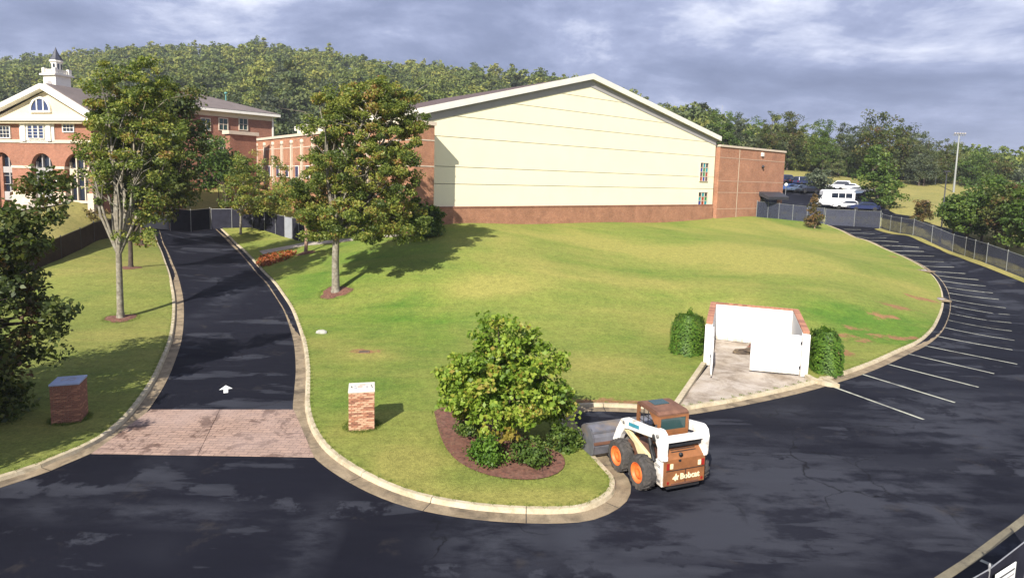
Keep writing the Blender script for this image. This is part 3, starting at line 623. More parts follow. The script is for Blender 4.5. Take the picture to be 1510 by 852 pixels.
for k in (2, 4, 6):
    MB().bx(edges[k]-.03, edges[k+1]+.03, -.07, .44, zspr-.02, zspr+.24).build('impost_band', MAT['limestone'], sch)
    MB().bx(edges[k]-.08, edges[k+1]+.08, -.12, .46, -1.5, zflo+1.05).build('plinth', MAT['limestone'], sch)
xq = (edges[4]+edges[5])/2
MB().lathe([(.0, zspr-2.0), (.15, zspr-1.95), (.18, zspr-1.2), (.1, zspr-1.05), (0, zspr-1.0)], 8, (xq, -.2, 0)).build('wall_lantern', MAT['white'], sch)
# entablature, pediment and rakes
MB().bx(xl-.5, xr+.5, -.55, 12, zc0, zc1-.2).build('entablature', MAT['cream_wall'], sch)
MB().bx(xl-.8, xr+.8, -.8, 12, zc1-.2, zc1).build('cornice', MAT['white'], sch)
xm = sp_(63, 125, -.5)[0]; xl_, xr_ = xl, xr
MB().prism([(xl, zc1), (xr, zc1), (xm, zpk-.55)], -.1, 12, 'y').build('tympanum', MAT['cream_wall'], sch)
for q in (xl-.9, xr+.9):
    MB().prism([(q, zc1+.02), (xm, zpk-.5), (xm, zpk), (q, zc1+.5)], -.85, -.15, 'y').build('raking_cornice', MAT['white'], sch)
    MB().prism([(q, zc1+.50), (xm, zpk), (xm, zpk+.1), (q, zc1+.6)], -.15, 12, 'y').build('roof', MAT['roof_school'], sch)
# half round window of the pediment
cx, rr = sp_(58, 160, -.3)[0], (X(71)-X(45))/2; zh = slev((58, 165),)+.1; n = 16
arc = [(cx-rr*math.cos(math.pi*i/n), zh+rr*math.sin(math.pi*i/n)) for i in range(n+1)]; arc2 = [(cx-(rr+.2)*math.cos(math.pi*i/n), zh+(rr+.2)*math.sin(math.pi*i/n)) for i in range(n+1)]
fr = MB()
for i in range(n): fr.prism([arc[i], arc[i+1], arc2[i+1], arc2[i]], -.3, -.08, 'y')
fr.bx(cx-rr-.2, cx+rr+.2, -.3, -.08, zh-.2, zh)
for q in (-.36, .36): fr.bx(cx+q*rr-.07, cx+q*rr+.07, -.26, -.09, zh, zh+rr*.92)
fw = fr.build('fan_window', MAT['white'], sch); MB().prism(arc, -.2, -.09, 'y').build('pane', MAT['glass_blue'], fw)
# big window with pilasters and two side windows
a0, a1 = X(44.5), X(69); z0_, z1_ = slev((57, 204)), zc0-.05
MB().bx(a0-1.2, a1+1.2, -.1, .02, z0_-.5, zc0).build('window_surround', MAT['white'], sch)
for q in (a0-.85, a1+.3): MB().bx(q, q+.55, -.24, -.1, z0_-.3, zc0).build('pilaster', MAT['white'], sch)
w3 = (a1-a0)/3
for k in range(3): window(sch, a0+k*w3+.08, a0+(k+1)*w3-.08, z0_, z1_-.15, -.12, 1, 4, MAT['glass_blue'], MAT['white'], frame=.06, bar=.03)
for q0, q1, y0_, y1_ in ((2.5, 17, 203, 187), (96, 111, 194, 179)):
    window(sch, X(q0), X(q1), slev(((q0+q1)/2, y0_)), slev(((q0+q1)/2, y1_)), -.02, 3, 3, MAT['glass'], MAT['white'], frame=.1, bar=.035)
    MB().bx(X(q0)-2.2, X(q1)+1.2, -.06, .02, slev(((q0+q1)/2, y1_-6))-.14, slev(((q0+q1)/2, y1_-6))+.14).build('band_course', MAT['limestone'], sch)
# glazing and doors behind the arches
for k, (a, b) in enumerate(arcs):
    c = (a+b)/2; w = b-a; r = w/2; n = 14
    fr = MB(); zs0 = zspr+.1
    for q in (-.45, -.17, .17, .45): fr.bx(c+q*w-.07, c+q*w+.07, .46, .66, zflo, zs0+(r*math.sqrt(max(0, 1-(2*q)**2)))-.03)
    fr.bx(a, b, .47, .65, zspr-.55, zspr+.1); fr.bx(a, b, .47, .65, zflo, zflo+(.9 if k != 2 else .25))
    for q in (-.31, 0, .31):
        for z in (zflo+1.7, zflo+2.6): fr.bx(c+q*w-.14*w, c+q*w+.14*w, .52, .62, z-.025, z+.025)
    fo = fr.build('door' if k == 2 else 'window', MAT['soffit'] if k != 2 else MAT['limestone'], sch)
    MB().prism([(a, zflo), (b, zflo), (b, zs0)]+[(c+r*math.cos(math.pi*i/n), zs0+r*math.sin(math.pi*i/n)) for i in range(1, n)]+[(a, zs0)], .66, .74, 'y').build('pane', MAT['glass'], fo)
# cupola
cxp, czp = sp_(85, 131, 6); cb = 4.2; sc = 6.0
def zC(py): return sp_(85, py, 6)[1]
wq = (sp_(103, 120, 6)[0]-sp_(67, 120, 6)[0])*.25
cup = MB(); cup.bx(cxp-wq, cxp+wq, 6-wq, 6+wq, zC(150), zC(113)); co = cup.build('cupola', MAT['white'], sch)
MB().bx(cxp-wq-.25, cxp+wq+.25, 6-wq-.25, 6+wq+.25, zC(113), zC(110.5)).build('cornice', MAT['white'], co)
fr = MB(); r_ = wq*.42; n = 10; arc = [(cxp-r_*math.cos(math.pi*i/n), zC(127)+r_*math.sin(math.pi*i/n)*1.2) for i in range(n+1)]; fr.prism(arc, 6-wq-.05, 6-wq+.02, 'y'); fr.build('louvre', MAT['soffit'], co)
ba = MB()
for i in range(9):
    for q, ax in ((-1, 0), (1, 0), (-1, 1), (1, 1)):
        t = -wq+.1+(2*wq-.2)*i/8; x, y = (cxp+t, 6+q*(wq-.1)) if ax == 0 else (cxp+q*(wq-.1), 6+t); ba.bx(x-.05, x+.05, y-.05, y+.05, zC(110.5), zC(105))
for q in (-1, 1): ba.bx(cxp-wq, cxp+wq, 6+q*(wq-.1)-.07, 6+q*(wq-.1)+.07, zC(105), zC(104)); ba.bx(cxp+q*(wq-.1)-.068, cxp+q*(wq-.1)+.068, 6-wq, 6+wq, zC(105)+.003, zC(104)-.003)
for qx in (-1, 1):
    for qy in (-1, 1): ba.bx(cxp+qx*(wq-.1)-.18, cxp+qx*(wq-.1)+.18, 6+qy*(wq-.1)-.18, 6+qy*(wq-.1)+.18, zC(110.5), zC(102))
ba.build('balustrade', MAT['white'], co)
ro = wq*.60
MB().lathe([(ro, zC(110)), (ro, zC(93)), (ro*1.22, zC(92)), (ro*1.22, zC(89.5)), (0, zC(89.5))], 8, (cxp, 6, 0), smooth=False).build('drum', MAT['white'], co)
for i in range(8):
    a = -math.pi/2+(i+.5)*math.pi/4; x, y = cxp+ro*.93*math.cos(a), 6+ro*.93*math.sin(a)
    MB().box((x, y, (zC(106)+zC(95))/2), (.07, ro*.34, zC(95)-zC(106)), a).build('opening', MAT['glass'], co)
MB().lathe([(ro*1.25, zC(89.5)+.01), (ro*.8, zC(84)), (ro*.35, zC(77)), (.06, zC(72)), (0, zC(69))], 8, (cxp, 6, 0), smooth=False).build('spire', MAT['roof_slate'], co)
# hip roofed classroom block
hp = Plane(P(215, 290, 84), P(404, 262, 97), 5.5)
hb = hp.root('classroom_block', 'two storey red brick classroom block under a grey brown hipped roof', 'school building')
hx1 = hp(402, 190)[0]; hx0 = hp(230, 190)[0]; hz = np.mean([hp(330, 168)[1], hp(390, 168)[1]]); dep = 22
MB().bx(hx0, hx1, 0, dep, -2, hz-.75).build('brick_wall', MAT['brick_far'], hb)
MB().bx(hx0-.06, hx1+.06, -.06, dep+.06, hz-.75, hz-.1).build('frieze', MAT['cream_wall'], hb)
MB().bx(hx0-.9, hx1+.9, -.9, dep+.9, hz-.1, hz+.35).build('eaves', MAT['white'], hb)
rz_ = hp(300, 137, dep/2)[1]; e0, e1 = hx0-.95, hx1+.95
MB().add([(e0, -.95, hz+.35), (e1, -.95, hz+.35), (e1, dep+.95, hz+.35), (e0, dep+.95, hz+.35), (e0+9, dep/2, rz_), (e1-10, dep/2, rz_)], [(0, 1, 5, 4), (1, 2, 5), (2, 3, 4, 5), (3, 0, 4), (0, 3, 2, 1)]).build('roof', MAT['roof_school'], hb)
hw = 1.15
for px in (303, 329, 358.5, 387):
    x, z = hp(px, 183); 
    if px != 387: window(hb, x-hw/2, x+hw/2, z-.85, z+.75, -.02, 2, 2, MAT['glass_green'], MAT['limestone'], frame=.13, bar=.07)
    x, z = hp(px, 213); window(hb, x-hw/2, x+hw/2, z-.85, z+.75, -.02, 2, 2, MAT['glass_green'], MAT['limestone'], frame=.13, bar=.07)
x, z = hp(403, 180); MB().bx(hx1-.12, hx1+.1, -.16, -.02, -1, hz-.1).build('downpipe', MAT['white'], hb)
x, z = hp(333, 140, 9); MB().tube([(x, 9, z-1.5), (x, 9, z+.1)], .10, 8).lathe([(.0, z+.1), (.26, z+.1), (.26, z+.35), (0, z+.45)], 8, (x, 9, 0)).build('roof_vent', plain('verdigris', (.10, .27, .25), .6, .1), hb)
# low link block with rising parapets in front of it
lp = Plane(P(341, 300, 80), P(380, 296, 83), 5.0)
lk = lp.root('link_block', 'low brick link with a pale stepped parapet before the classroom block', 'school building')
x1_ = lp(378, 200)[0]; zt_ = lp(355, 194)[1]
MB().bx(0, x1_, 0, 1.2, -2, zt_-.4).build('brick_wall', MAT['brick_far'], lk); MB().bx(-.25, x1_+.25, -.25, 1.4, zt_-.45, zt_).build('parapet', MAT['limestone'], lk)
# ------------------------------------------------------------------ fences
MAT['screen_dark'] = plain('dark_fence_screen', (.022, .022, .032), .95, .25, 1.5, spec=.08)
MAT['screen_brown'] = plain('brown_fence_screen', (.050, .036, .026), .95, .25, 1.5, spec=.08)
MAT['screen_grey'] = plain('grey_fence_screen', (.27, .28, .31), .85, .12, 1.5)
def mesh_mat(name, col, alpha):
    mt, t, o = newmat(name); b = nd(t, 'ShaderNodeBsdfPrincipled'); b.inputs['Base Color'].default_value = (*col, 1); b.inputs['Roughness'].default_value = .8
    tr = nd(t, 'ShaderNodeBsdfTransparent'); ms = nd(t, 'ShaderNodeMixShader'); v = coords(t)
    t.links.new(rmp(t, nz(t, v, 1.1, 4), (.3, alpha-.12), (.7, alpha+.12)), ms.inputs[0]); t.links.new(tr.outputs[0], ms.inputs[1]); t.links.new(b.outputs[0], ms.inputs[2]); t.links.new(ms.outputs[0], o.inputs[0]); return mt
MAT['mesh_fine'] = mesh_mat('fence_mesh', (.05, .055, .08), .55)
MAT['mesh_screen'] = mesh_mat('fence_windscreen', (.04, .045, .07), .82)
def fence(name, label, line, h, span, post_mat, screens, cat='fence', r=.036, rail=True, sink=.0):
    """line in world xy; screens: material per bay (cycled)"""
    line = np.array(line, float); seg = np.r_[0, np.cumsum(np.linalg.norm(np.diff(line, axis=0), axis=1))]; n = max(1, round(seg[-1]/span)); ss = np.linspace(0, seg[-1], n+1)
    x = np.interp(ss, seg, line[:, 0]); y = np.interp(ss, seg, line[:, 1]); z = zf(x, y)+sink
    o = np.array([x[0], y[0], z[0]]); root = empty(name, tuple(o), 0, label, cat)
    p = np.c_[x, y, z]-o; hh = h if isinstance(h, (list, np.ndarray)) else [h]*(n+1)
    for i in range(n+1): MB().tube([(*p[i, :2], p[i, 2]-.3), (*p[i, :2], p[i, 2]+hh[i]+.06)], r, 8).lathe([(r*1.25, p[i, 2]+hh[i]+.05), (r*1.1, p[i, 2]+hh[i]+.1), (0, p[i, 2]+hh[i]+.14)], 8, (*p[i, :2], 0)).build('fence_post', post_mat, root)
    for i in range(n):
        a, b = Vector(p[i]), Vector(p[i+1]); d = (b-a); d.z = 0; d.normalize(); nn = Vector((-d.y, d.x, 0))*.012; m_ = screens[i % len(screens)]
        a2, b2 = a+d*r, b-d*r; up = Vector((0, 0, 1))
        k = 6; vs = []
        for j in range(k+1):
            q = a2+(b2-a2)*(j/k); sag = .02*math.sin(math.pi*j/k)*(1 if i % 2 else -1); q = q+Vector((-d.y, d.x, 0))*sag; ht = hh[i]+(hh[i+1]-hh[i])*j/k
            vs += [q-nn+up*.04, q+nn+up*.04, q+nn+up*(ht-.04), q-nn+up*(ht-.04)]
        fs = [(4*j+c, 4*j+(c+1) % 4, 4*j+4+(c+1) % 4, 4*j+4+c) for j in range(k) for c in range(4)]+[(0, 1, 2, 3), (4*k+3, 4*k+2, 4*k+1, 4*k)]
        MB().add(vs, fs).build('screen_panel', m_, root)
        if rail: MB().tube([a+up*hh[i], b+up*hh[i+1]], r*.6, 6).build('top_rail', post_mat, root)
    return root
# left boundary fence with a brown screen
fence('boundary_fence', 'brown screened fence along the upper edge of the left lawn', GX([(-60,448),(0,420),(60,397),(110,376),(165,352),(206,337)]), 1.9, 3.0, MAT['dark_metal'], [MAT['screen_brown']])
# gate across the drive
fence('drive_gate', 'pale grey screened gate panel at the far left end of the drive', GX([(210,337),(249,339)]), 2.6, 4, MAT['steel'], [MAT['screen_grey']], 'gate')
fence('drive_gate', 'dark screened double gate closing the far end of the drive', GX([(251,340),(310,338)], 0), 2.5, 2.6, MAT['steel'], [MAT['screen_dark']], 'gate')
fence('boundary_fence', 'dark and grey screened fence bending from the drive gate to the brick wing', GX([(312,338),(372,337),(400,344),(425,352),(447,358),(520,350),(600,345)]), 2.4, 2.5, MAT['steel'], [MAT['screen_grey'] if k == 5 else MAT['screen_dark'] for k in range(40)])
# right hand fences
fence('chain_link_fence', 'short screened chain link fence beside the brick wing of the hall', GX([(1115,321),(1150,324),(1192,328),(1214,331)]), 2.5, 2.6, MAT['pale_pole'], [MAT['mesh_screen']])
fence('chain_link_gate', 'screened double gate at the top end of the parking bays', GX([(1216,332),(1260,334),(1297,337)]), 2.5, 4, MAT['pale_pole'], [MAT['mesh_screen']], 'gate')
FR = [(1299,337),(1330,345),(1362,354),(1395,367),(1420,377),(1445,386),(1470,395),(1510,411),(1570,435),(1640,470)]
fence('chain_link_fence', 'long chain link fence curving along the outside of the parking bays', smooth_line(GX(FR), 1), 2.15, 3.2, MAT['pale_pole'], [MAT['mesh_fine']])
# grass strip at the foot of that fence
fl = smooth_line(GX(FR), .8); sheet('fence_verge', list(map(tuple, offset_line(fl, -.9)))+list(map(tuple, offset_line(fl, .5)))[::-1], .7, .05, MAT['field'], attrs={'dry': blobs([(1340,343,2,2,.5),(1410,368,2,2,.6),(1470,390,3,3,.6)]), 'soil': blobs([(0, 0, 1, 1, 0.)])})
# near corner railing with a notice
def atz(px, py, z): v = ray(px, py); t = (z-H)/v[2]; return (_C+t*v)[:2]
nl = [atz(1378, 885, 1.8), atz(1440, 853, 1.8), atz(1512, 798, 1.8), atz(1560, 755, 1.8)]
nf = fence('railing_fence', 'dark screened fence with a pale top rail in the near right corner', nl, 1.8, 2.2, MAT['steel'], [MAT['screen_dark']], r=.022)
sa, sb = atz(1462, 843, 1.75), atz(1492, 824, 1.75); dd = (sb-sa)/np.linalg.norm(sb-sa); nn = np.array([-dd[1], dd[0]])
sg_ = empty('notice_sign', (*sa, 0), math.atan2(dd[1], dd[0]), 'small white notice with rows of grey print on the near corner fence', 'sign')
wS = float(np.linalg.norm(sb-sa)); MB().bx(0, wS, -.085, -.07, 1.1, 1.74).build('sign_board', MAT['line_white'], sg_)
for i in range(5): MB().bx(.06, wS-.06-(.12 if i % 3 == 2 else 0), -.089, -.085, 1.63-i*.115-.035, 1.63-i*.115).build('print_line', MAT['dark_metal'] if i == 0 else MAT['soffit'], sg_)
# ------------------------------------------------------------------ brick pillars, one object per brick
BR = [plain('pillar_brick_%s' % n_, c_, .9, .2, 14, bump=.4) for n_, c_ in (('red', (.36, .165, .098)), ('pale', (.50, .30, .195)), ('dark', (.24, .105, .066)))]
MAT['mortar'] = plain('mortar', (.52, .40, .27), .95, .1, 8)
brick_me = [[(lambda q: MB().box((0, 0, 0), (q, .095, .058)).mesh('brick', m_, .004))(q) for q in (.205, .095)] for m_ in BR]
def pillar(loc, rz, label, rows, capmat, group, seed, marks):
    r_ = random.Random(seed); root = empty('brick_pillar', loc, rz, label, 'brick pillar', group); w = .92; ch = .0695; hgt = rows*ch
    MB().bx(-w/2+.03, w/2-.03, -w/2+.03, w/2-.03, -.25, hgt-.002).build('core', MAT['mortar'], root)
    for k in range(rows):
        z = ch*(k+.5)
        for sd in range(4):
            a = sd*math.pi/2; t = -w/2+(0 if k % 2 else .105); 
            n_ = 4
            for j in range(n_):
                q = t+.1025+j*.2175-(0 if k % 2 else .0); 
                if q > w/2-.09: q = w/2-.105
                x, y = q*math.cos(a)+(w/2-.0475+.008*r_.random())*math.sin(a), q*math.sin(a)-(w/2-.0475+.008*r_.random())*math.cos(a)
                o = link('brick', brick_me[r_.choice((0, 0, 1, 1, 1, 2) if seed == 3 else (0, 2, 2, 2))][0], root, (x, y, z), a)  # the shaded pillar takes mostly dark bricks, shade put into its colour
    cap = MB().bx(-w/2-.02, w/2+.02, -w/2-.02, w/2+.02, hgt, hgt+.075).build('cap', capmat, root, bevel=.01)
    for (x, y, sx_, sy_, mt_) in marks: MB().bx(x-sx_/2, x+sx_/2, y-sy_/2, y+sy_/2, hgt+.074, hgt+.085).build('mark', mt_, cap)
    return root
MAT['cap_white'] = plain('pale_cap_stone', (.56, .53, .46), .8, .06, 4)
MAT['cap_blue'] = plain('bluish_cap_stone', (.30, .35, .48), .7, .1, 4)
MAT['mark_grey'] = plain('grey_stain', (.33, .32, .36), .9, .2, 20); MAT['mark_red'] = plain('rust_stain', (.34, .15, .1), .9, .2, 20)
g_ = G(533.5, 632); pillar((g_[0], g_[1], z1(*g_[:2])+.11), rad(13), 'sunlit red brick pillar with a white cap on the grass by the drive', 21, MAT['cap_white'], None, 3,
    [(-.37, .02, .03, .12, MAT['dark_metal']), (-.35, -.07, .05, .03, MAT['dark_metal']), (-.24, .07, .07, .1, MAT['mark_grey']), (-.22, -.14, .09, .1, MAT['mark_grey']), (-.06, -.01, .17, .06, MAT['mark_red']), (.02, .2, .2, .04, MAT['mark_red']), (.19, .2, .12, .03, MAT['mark_grey']), (.19, -.08, .05, .2, MAT['mark_grey']), (.35, .06, .03, .13, MAT['dark_metal']), (.38, -.1, .03, .1, MAT['dark_metal'])])
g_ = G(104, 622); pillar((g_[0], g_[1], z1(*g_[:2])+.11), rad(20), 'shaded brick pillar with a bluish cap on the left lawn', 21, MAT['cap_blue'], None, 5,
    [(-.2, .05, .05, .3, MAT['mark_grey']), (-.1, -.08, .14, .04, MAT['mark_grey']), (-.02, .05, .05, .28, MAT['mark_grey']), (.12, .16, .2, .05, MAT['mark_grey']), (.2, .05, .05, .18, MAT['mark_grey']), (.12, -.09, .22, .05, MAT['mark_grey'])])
# ------------------------------------------------------------------ rubbish enclosure
MAT['white_wall'] = soiled('white_painted_wall', (.70, .69, .66), (.36, .30, .22), .9)
MAT['gate_white'] = soiled('white_gate_sheet', (.74, .74, .74), (.40, .35, .28), .9)
MAT['gate_shade'] = plain('shaded_gate_sheet', (.50, .53, .56), .5, .08, 2)  # white gate sheet with its shade put into the colour
en = empty('bin_enclosure', (*EN_F0, 0), math.atan2(_eu[1], _eu[0]), 'brick bin enclosure with white painted inside walls and open white gates', 'enclosure')
hE = 2.22; w = _ew; D = _ed
MB().bx(-.3, 0, 0, D, -.2, hE).build('brick_wall', MAT['brick'], en); MB().bx(w, w+.3, 0, D, -.2, hE).build('brick_wall', MAT['brick'], en); MB().bx(-.3, w+.3, D, D+.3, -.2, hE).build('brick_wall', MAT['brick'], en)
MB().bx(.002, .03, .02, D-.03, .0, hE-.02).build('painted_lining', MAT['white_wall'], en); MB().bx(w-.03, w-.002, .02, D-.03, .0, hE-.02).build('painted_lining', MAT['white_wall'], en); MB().bx(.03, w-.03, D-.03, D-.002, .0, hE-.02).build('painted_lining', MAT['white_wall'], en)
cm = brick_mat('coping_brick', (.40, .17, .10), (.30, .11, .065), (.40, .3, .22), .1, .22)
ncop = int(D/.25); cme = MB().box((0, 0, 0), (.34, .24, .07)).mesh('coping_brick', BR[0], .006); cme2 = MB().box((0, 0, 0), (.34, .24, .07)).mesh('coping_brick', BR[2], .006)
for i in range(ncop):
    y = (i+.5)*D/ncop
    for x in (-.15, w+.15): link('coping_brick', random.choice((cme, cme, cme2)), en, (x, y, hE+.035+random.random()*.006))
nb_ = int((w+.6)/.25)
for i in range(nb_): link('coping_brick', random.choice((cme, cme, cme2)), en, (-.3+(i+.5)*(w+.6)/nb_, D+.15, hE+.035+random.random()*.006), math.pi/2)
for x in (-.17, w+.17): MB().bx(x-.17, x+.17, -.22, -.002, -.05, hE-.06).build('gate_post', MAT['gate_white'], en, bevel=.015)
def gate(hx, hy, ang, wid, label, mat):
    n = 9
    f = MB(); f.bx(0, wid, -.03, .03, 0, .08); f.bx(0, wid, -.031, .031, 1.92, 2.0); f.bx(0, .07, -.032, .032, .0, 2.0); f.bx(wid-.07, wid, -.032, .032, 0, 2.0)
    f = f.build('gate', MAT['gate_white'], en, (hx, hy, .12), ang)
    bw = (wid-.14)/n
    for i in range(n): MB().bx(.07+i*bw+.008, .07+(i+1)*bw-.008, -.045-.008*(i % 2), .02, .08, 1.92).build('gate_board', mat, f)
    for z in (.35, 1.6): MB().tube([(0, 0, z-.08), (0, 0, z+.08)], .045, 8).build('hinge', MAT['dark_metal'], f)
    MB().bx(wid-.2, wid-.05, -.1, -.045, .95, 1.05).build('latch', MAT['dark_metal'], f)
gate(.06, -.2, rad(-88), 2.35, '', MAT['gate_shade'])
gate(w-.08, -.28, rad(180+7), 2.35, '', MAT['gate_white'])
# heap of rubbish
def heap(name, c, rx, ry, rz_, mat, seed, label, cat):
    r_ = random.Random(seed); b_ = MB(); n, k = 14, 6; vs = []
    for i in range(k):
        f = i/(k-1)
        for j in range(n):
            a = 2*math.pi*j/n; q = (1-f**1.5)*(.75+.5*r_.random()); vs.append((rx*q*math.cos(a), ry*q*math.sin(a), rz_*f*(.7+.5*r_.random())))
    fs = [(i*n+j, i*n+(j+1) % n, (i+1)*n+(j+1) % n, (i+1)*n+j) for i in range(k-1) for j in range(n)]
    return tag(b_.add(vs, fs).build(name, mat, None, c), label, cat)
MAT['rubbish'] = plain('dark_rubbish', (.065, .045, .03), .9, .6, 7, bump=.8, dirt=((.28, .2, .1), .8)); MAT['bag'] = plain('black_bag', (.012, .012, .018), .35, .3, 5)
q = EN(2.1, 3.4); heap('debris_heap', (*q, .02), 1.1, .55, .28, MAT['rubbish'], 4, 'flat heap of brown leaves and debris on the enclosure floor', 'debris')
q = EN(2.75, 2.9); heap('refuse_bag', (*q, .02), .45, .42, .6, MAT['bag'], 9, 'black refuse bag beside the closed gate of the enclosure', 'bag')
q = EN(2.4, 4.9); heap('refuse_bag', (*q, .02), .5, .3, .3, MAT['mulch'], 11, 'reddish brown sack near the white back wall of the enclosure', 'bag')
# ------------------------------------------------------------------ small things
def rock(px, py, sx_, sy_, sz_, mat, seed, label, cat='rock', name='rock', dz_=.11):
    r_ = random.Random(seed); bm = bmesh.new(); bmesh.ops.create_icosphere(bm, subdivisions=2, radius=1)
    for v in bm.verts: v.co *= .85+.3*r_.random(); v.co = Vector((v.co.x*sx_, v.co.y*sy_, max(v.co.z, -.3)*sz_))
    me = bpy.data.meshes.new(name); bm.to_mesh(me); bm.free(); me.materials.append(mat); g = G(px, py); return tag(link(name, me, None, (g[0], g[1], g[2]+dz_+sz_*.2)), label, cat)
MAT['rock'] = plain('pale_rock', (.36, .35, .31), .9, .2, 5, bump=.6)
rock(474, 494, .34, .22, .18, MAT['rock'], 2, 'pale flat boulder on the grass beside the drive kerb')
g = G(537, 522); sb_ = empty('sunken_valve_box', (g[0], g[1], g[2]+.125), rad(8), 'sunken dark valve box in a bare dirt patch on the lawn', 'valve box')
f = MB(); f.bx(-.28, .28, -.19, -.14, -.02, .03); f.bx(-.28, .28, .14, .19, -.02, .03); f.bx(-.28, -.23, -.14, .14, -.02, .03); f.bx(.23, .28, -.14, .14, -.02, .03); f.build('rim', MAT['dirt'], sb_); MB().bx(-.23, .23, -.14, .14, -.02, .004).build('lid', MAT['dark_metal'], sb_)
def inlet(px, py, rz_, label):
    g = G(px, py); o = empty('kerb_inlet', g, rz_, label, 'drain inlet'); MB().bx(-.9, .9, -.35, .55, .1, .20).build('slab', MAT['gutter'], o, bevel=.03); MB().bx(-.75, .75, -.4, -.345, .02, .1).build('opening', MAT['dark_metal'], o); MB().lathe([(.28, .2), (.28, .215), (0, .215)], 16, (0, .15, 0)).build('cover', MAT['soffit'], o)
inlet(1390, 444, rad(75), 'concrete kerb inlet at the outermost bend of the lawn kerb'); inlet(1364, 401, rad(105), 'small pale kerb inlet higher up the parking kerb')
# flower bed
g = G(404, 385); N = 900; th_ = rng.random(N)*6.28; rr_ = np.sqrt(rng.random(N)); cc = np.c_[g[0]+rr_*np.cos(th_)*1.5+.25*np.sin(th_*2), g[1]+rr_*np.sin(th_)*2.6]; cz = zf(cc[:, 0], cc[:, 1])+.12+rng.random(N)*.28
a = rng.normal(size=(N, 3)); a /= np.linalg.norm(a, axis=1)[:, None]; b = np.cross(a, rng.normal(size=(N, 3))); b /= np.linalg.norm(b, axis=1)[:, None]; c3 = np.c_[cc, cz]; sz_ = .11
V = np.stack([c3-a*sz_, c3+b*sz_*.7, c3+a*sz_, c3-b*sz_*.7], 1).reshape(-1, 3); o = link('flower_bed', fast_mesh('flower_bed', V, np.arange(4*N).reshape(-1, 4), MAT['flower'], False, {'tint': np.repeat(rng.random(N), 4)})); o['kind'] = 'stuff'
def lamp_post(px, py, top, d, label, name='lamp_post', head='globe', mat=None, cat='lamp post'):
    g = G(px, py); dd_ = float((g-_C)@_F); hgt = (py-top)*dd_/FPX; o = empty(name, g, 0, label, cat); mat = mat or MAT['dark_metal']
    if head == 'globe':
        MB().lathe([(.16, 0), (.16, .12), (.09, .3), (.055, .6), (.045, hgt-.55), (.1, hgt-.5)], 10).build('pole', mat, o); MB().lathe([(.1, hgt-.5), (.2, hgt-.38), (.22, hgt-.2), (.12, hgt-.05), (.03, hgt+.02), (0, hgt+.08)], 10).build('lantern', MAT['white'], o)
    elif head == 'flood':
        MB().lathe([(.22, -.3), (.19, hgt*.3), (.11, hgt), (0, hgt)], 10).build('pole', mat, o); MB().bx(-1.3, 1.3, -.08, .08, hgt-.5, hgt-.35).build('crossarm', mat, o)
        for i in range(5): MB().lathe([(.0, -.25), (.2, -.22), (.15, .1), (0, .15)], 10, (-1.1+i*.55, -.15, hgt-.05), 'y').build('flood_lamp', MAT['soffit'], o)
    elif head == 'arm':
        MB().lathe([(.14, -.2), (.09, .5), (.06, hgt), (0, hgt)], 8).build('pole', mat, o); MB().bx(-.35, .35, -.16, .16, hgt-.06, hgt+.12).build('lamp_head', mat, o)
    else: MB().lathe([(.12, -.3), (.06, hgt), (0, hgt)], 8).build('pole', mat, o)
    return o
lamp_post(323, 305, 263, 0, 'black lamp post with a white lantern beyond the drive gate')
lamp_post(338, 300, 281, 0, 'short post with a white head right of the black lamp post', 'bollard_light')
lamp_post(1406, 283, 198, 0, 'tall pale floodlight mast above the right hand trees', 'floodlight_mast', 'flood', MAT['pale_pole'], 'light mast')
lamp_post(1379, 272, 238, 0, 'grey utility pole at the far edge of the field', 'utility_pole', 'none', MAT['pale_pole'], 'pole')
lamp_post(1386, 357, 254, 0, 'dark slim lamp post standing by the long chain link fence', 'lamp_post', 'arm')
lamp_post(1060, 240, 157, 0, 'thin flagpole rising behind the right end of the gym roof', 'flagpole', 'none', MAT['pale_pole'], 'pole')
g = G(1158, 290); o = empty('road_sign', g, 0, 'small round white sign on a post beside the brick wing', 'sign'); MB().tube([(0, 0, 0), (0, 0, 2.1)], .04, 6).build('post', MAT['steel'], o); MB().lathe([(0, -.03), (.32, -.03), (.32, .0), (0, .0)], 14, (0, -.03, 2.2), 'y').build('disc', MAT['line_white'], o)
# ------------------------------------------------------------------ skid steer loader
MAT['rust'] = plain('rust_orange_paint', (.235, .092, .032), .65, .25, 3, bump=.2, dirt=((.13, .06, .03), .8))
MAT['rust_dark'] = plain('rust_brown_roof', (.125, .056, .034), .75, .2, 3, bump=.2, dirt=((.26, .13, .08), .6))
MAT['mwhite'] = plain('worn_white_paint', (.78, .76, .72), .5, .05, 4, dirt=((.30, .22, .14), .8))
MAT['mbeige'] = plain('cream_machine_paint', (.62, .52, .30), .6, .12, 5, dirt=((.25, .18, .1), .7))
MAT['rim'] = plain('orange_rim', (.70, .14, .025), .55, .12, 6, dirt=((.3, .12, .05), .5))
MAT['tyre'] = plain('dusty_tyre', (.050, .045, .042), .9, .35, 8, bump=.5, dirt=((.13, .11, .09), .6))
MAT['bucket'] = plain('grey_bucket_steel', (.135, .135, .155), .55, .25, 3, metal=.25, bump=.3, dirt=((.23, .17, .11), .8))
MAT['mdark'] = plain('machine_black', (.016, .016, .018), .6, .3, 5); MAT['mid_grey'] = plain('grimy_grey', (.16, .15, .14), .6, .4, 8)
MAT['decal_teal'] = plain('teal_decal', (.04, .24, .32), .5, .1, 5); MAT['lamp_red'] = plain('red_lamp', (.28, .02, .015), .3, .1, 4); MAT['lettering'] = plain('cream_lettering', (.80, .72, .45), .6, .05, 5)
SKO = (5.46, 18.02); SKR = rad(90+21)
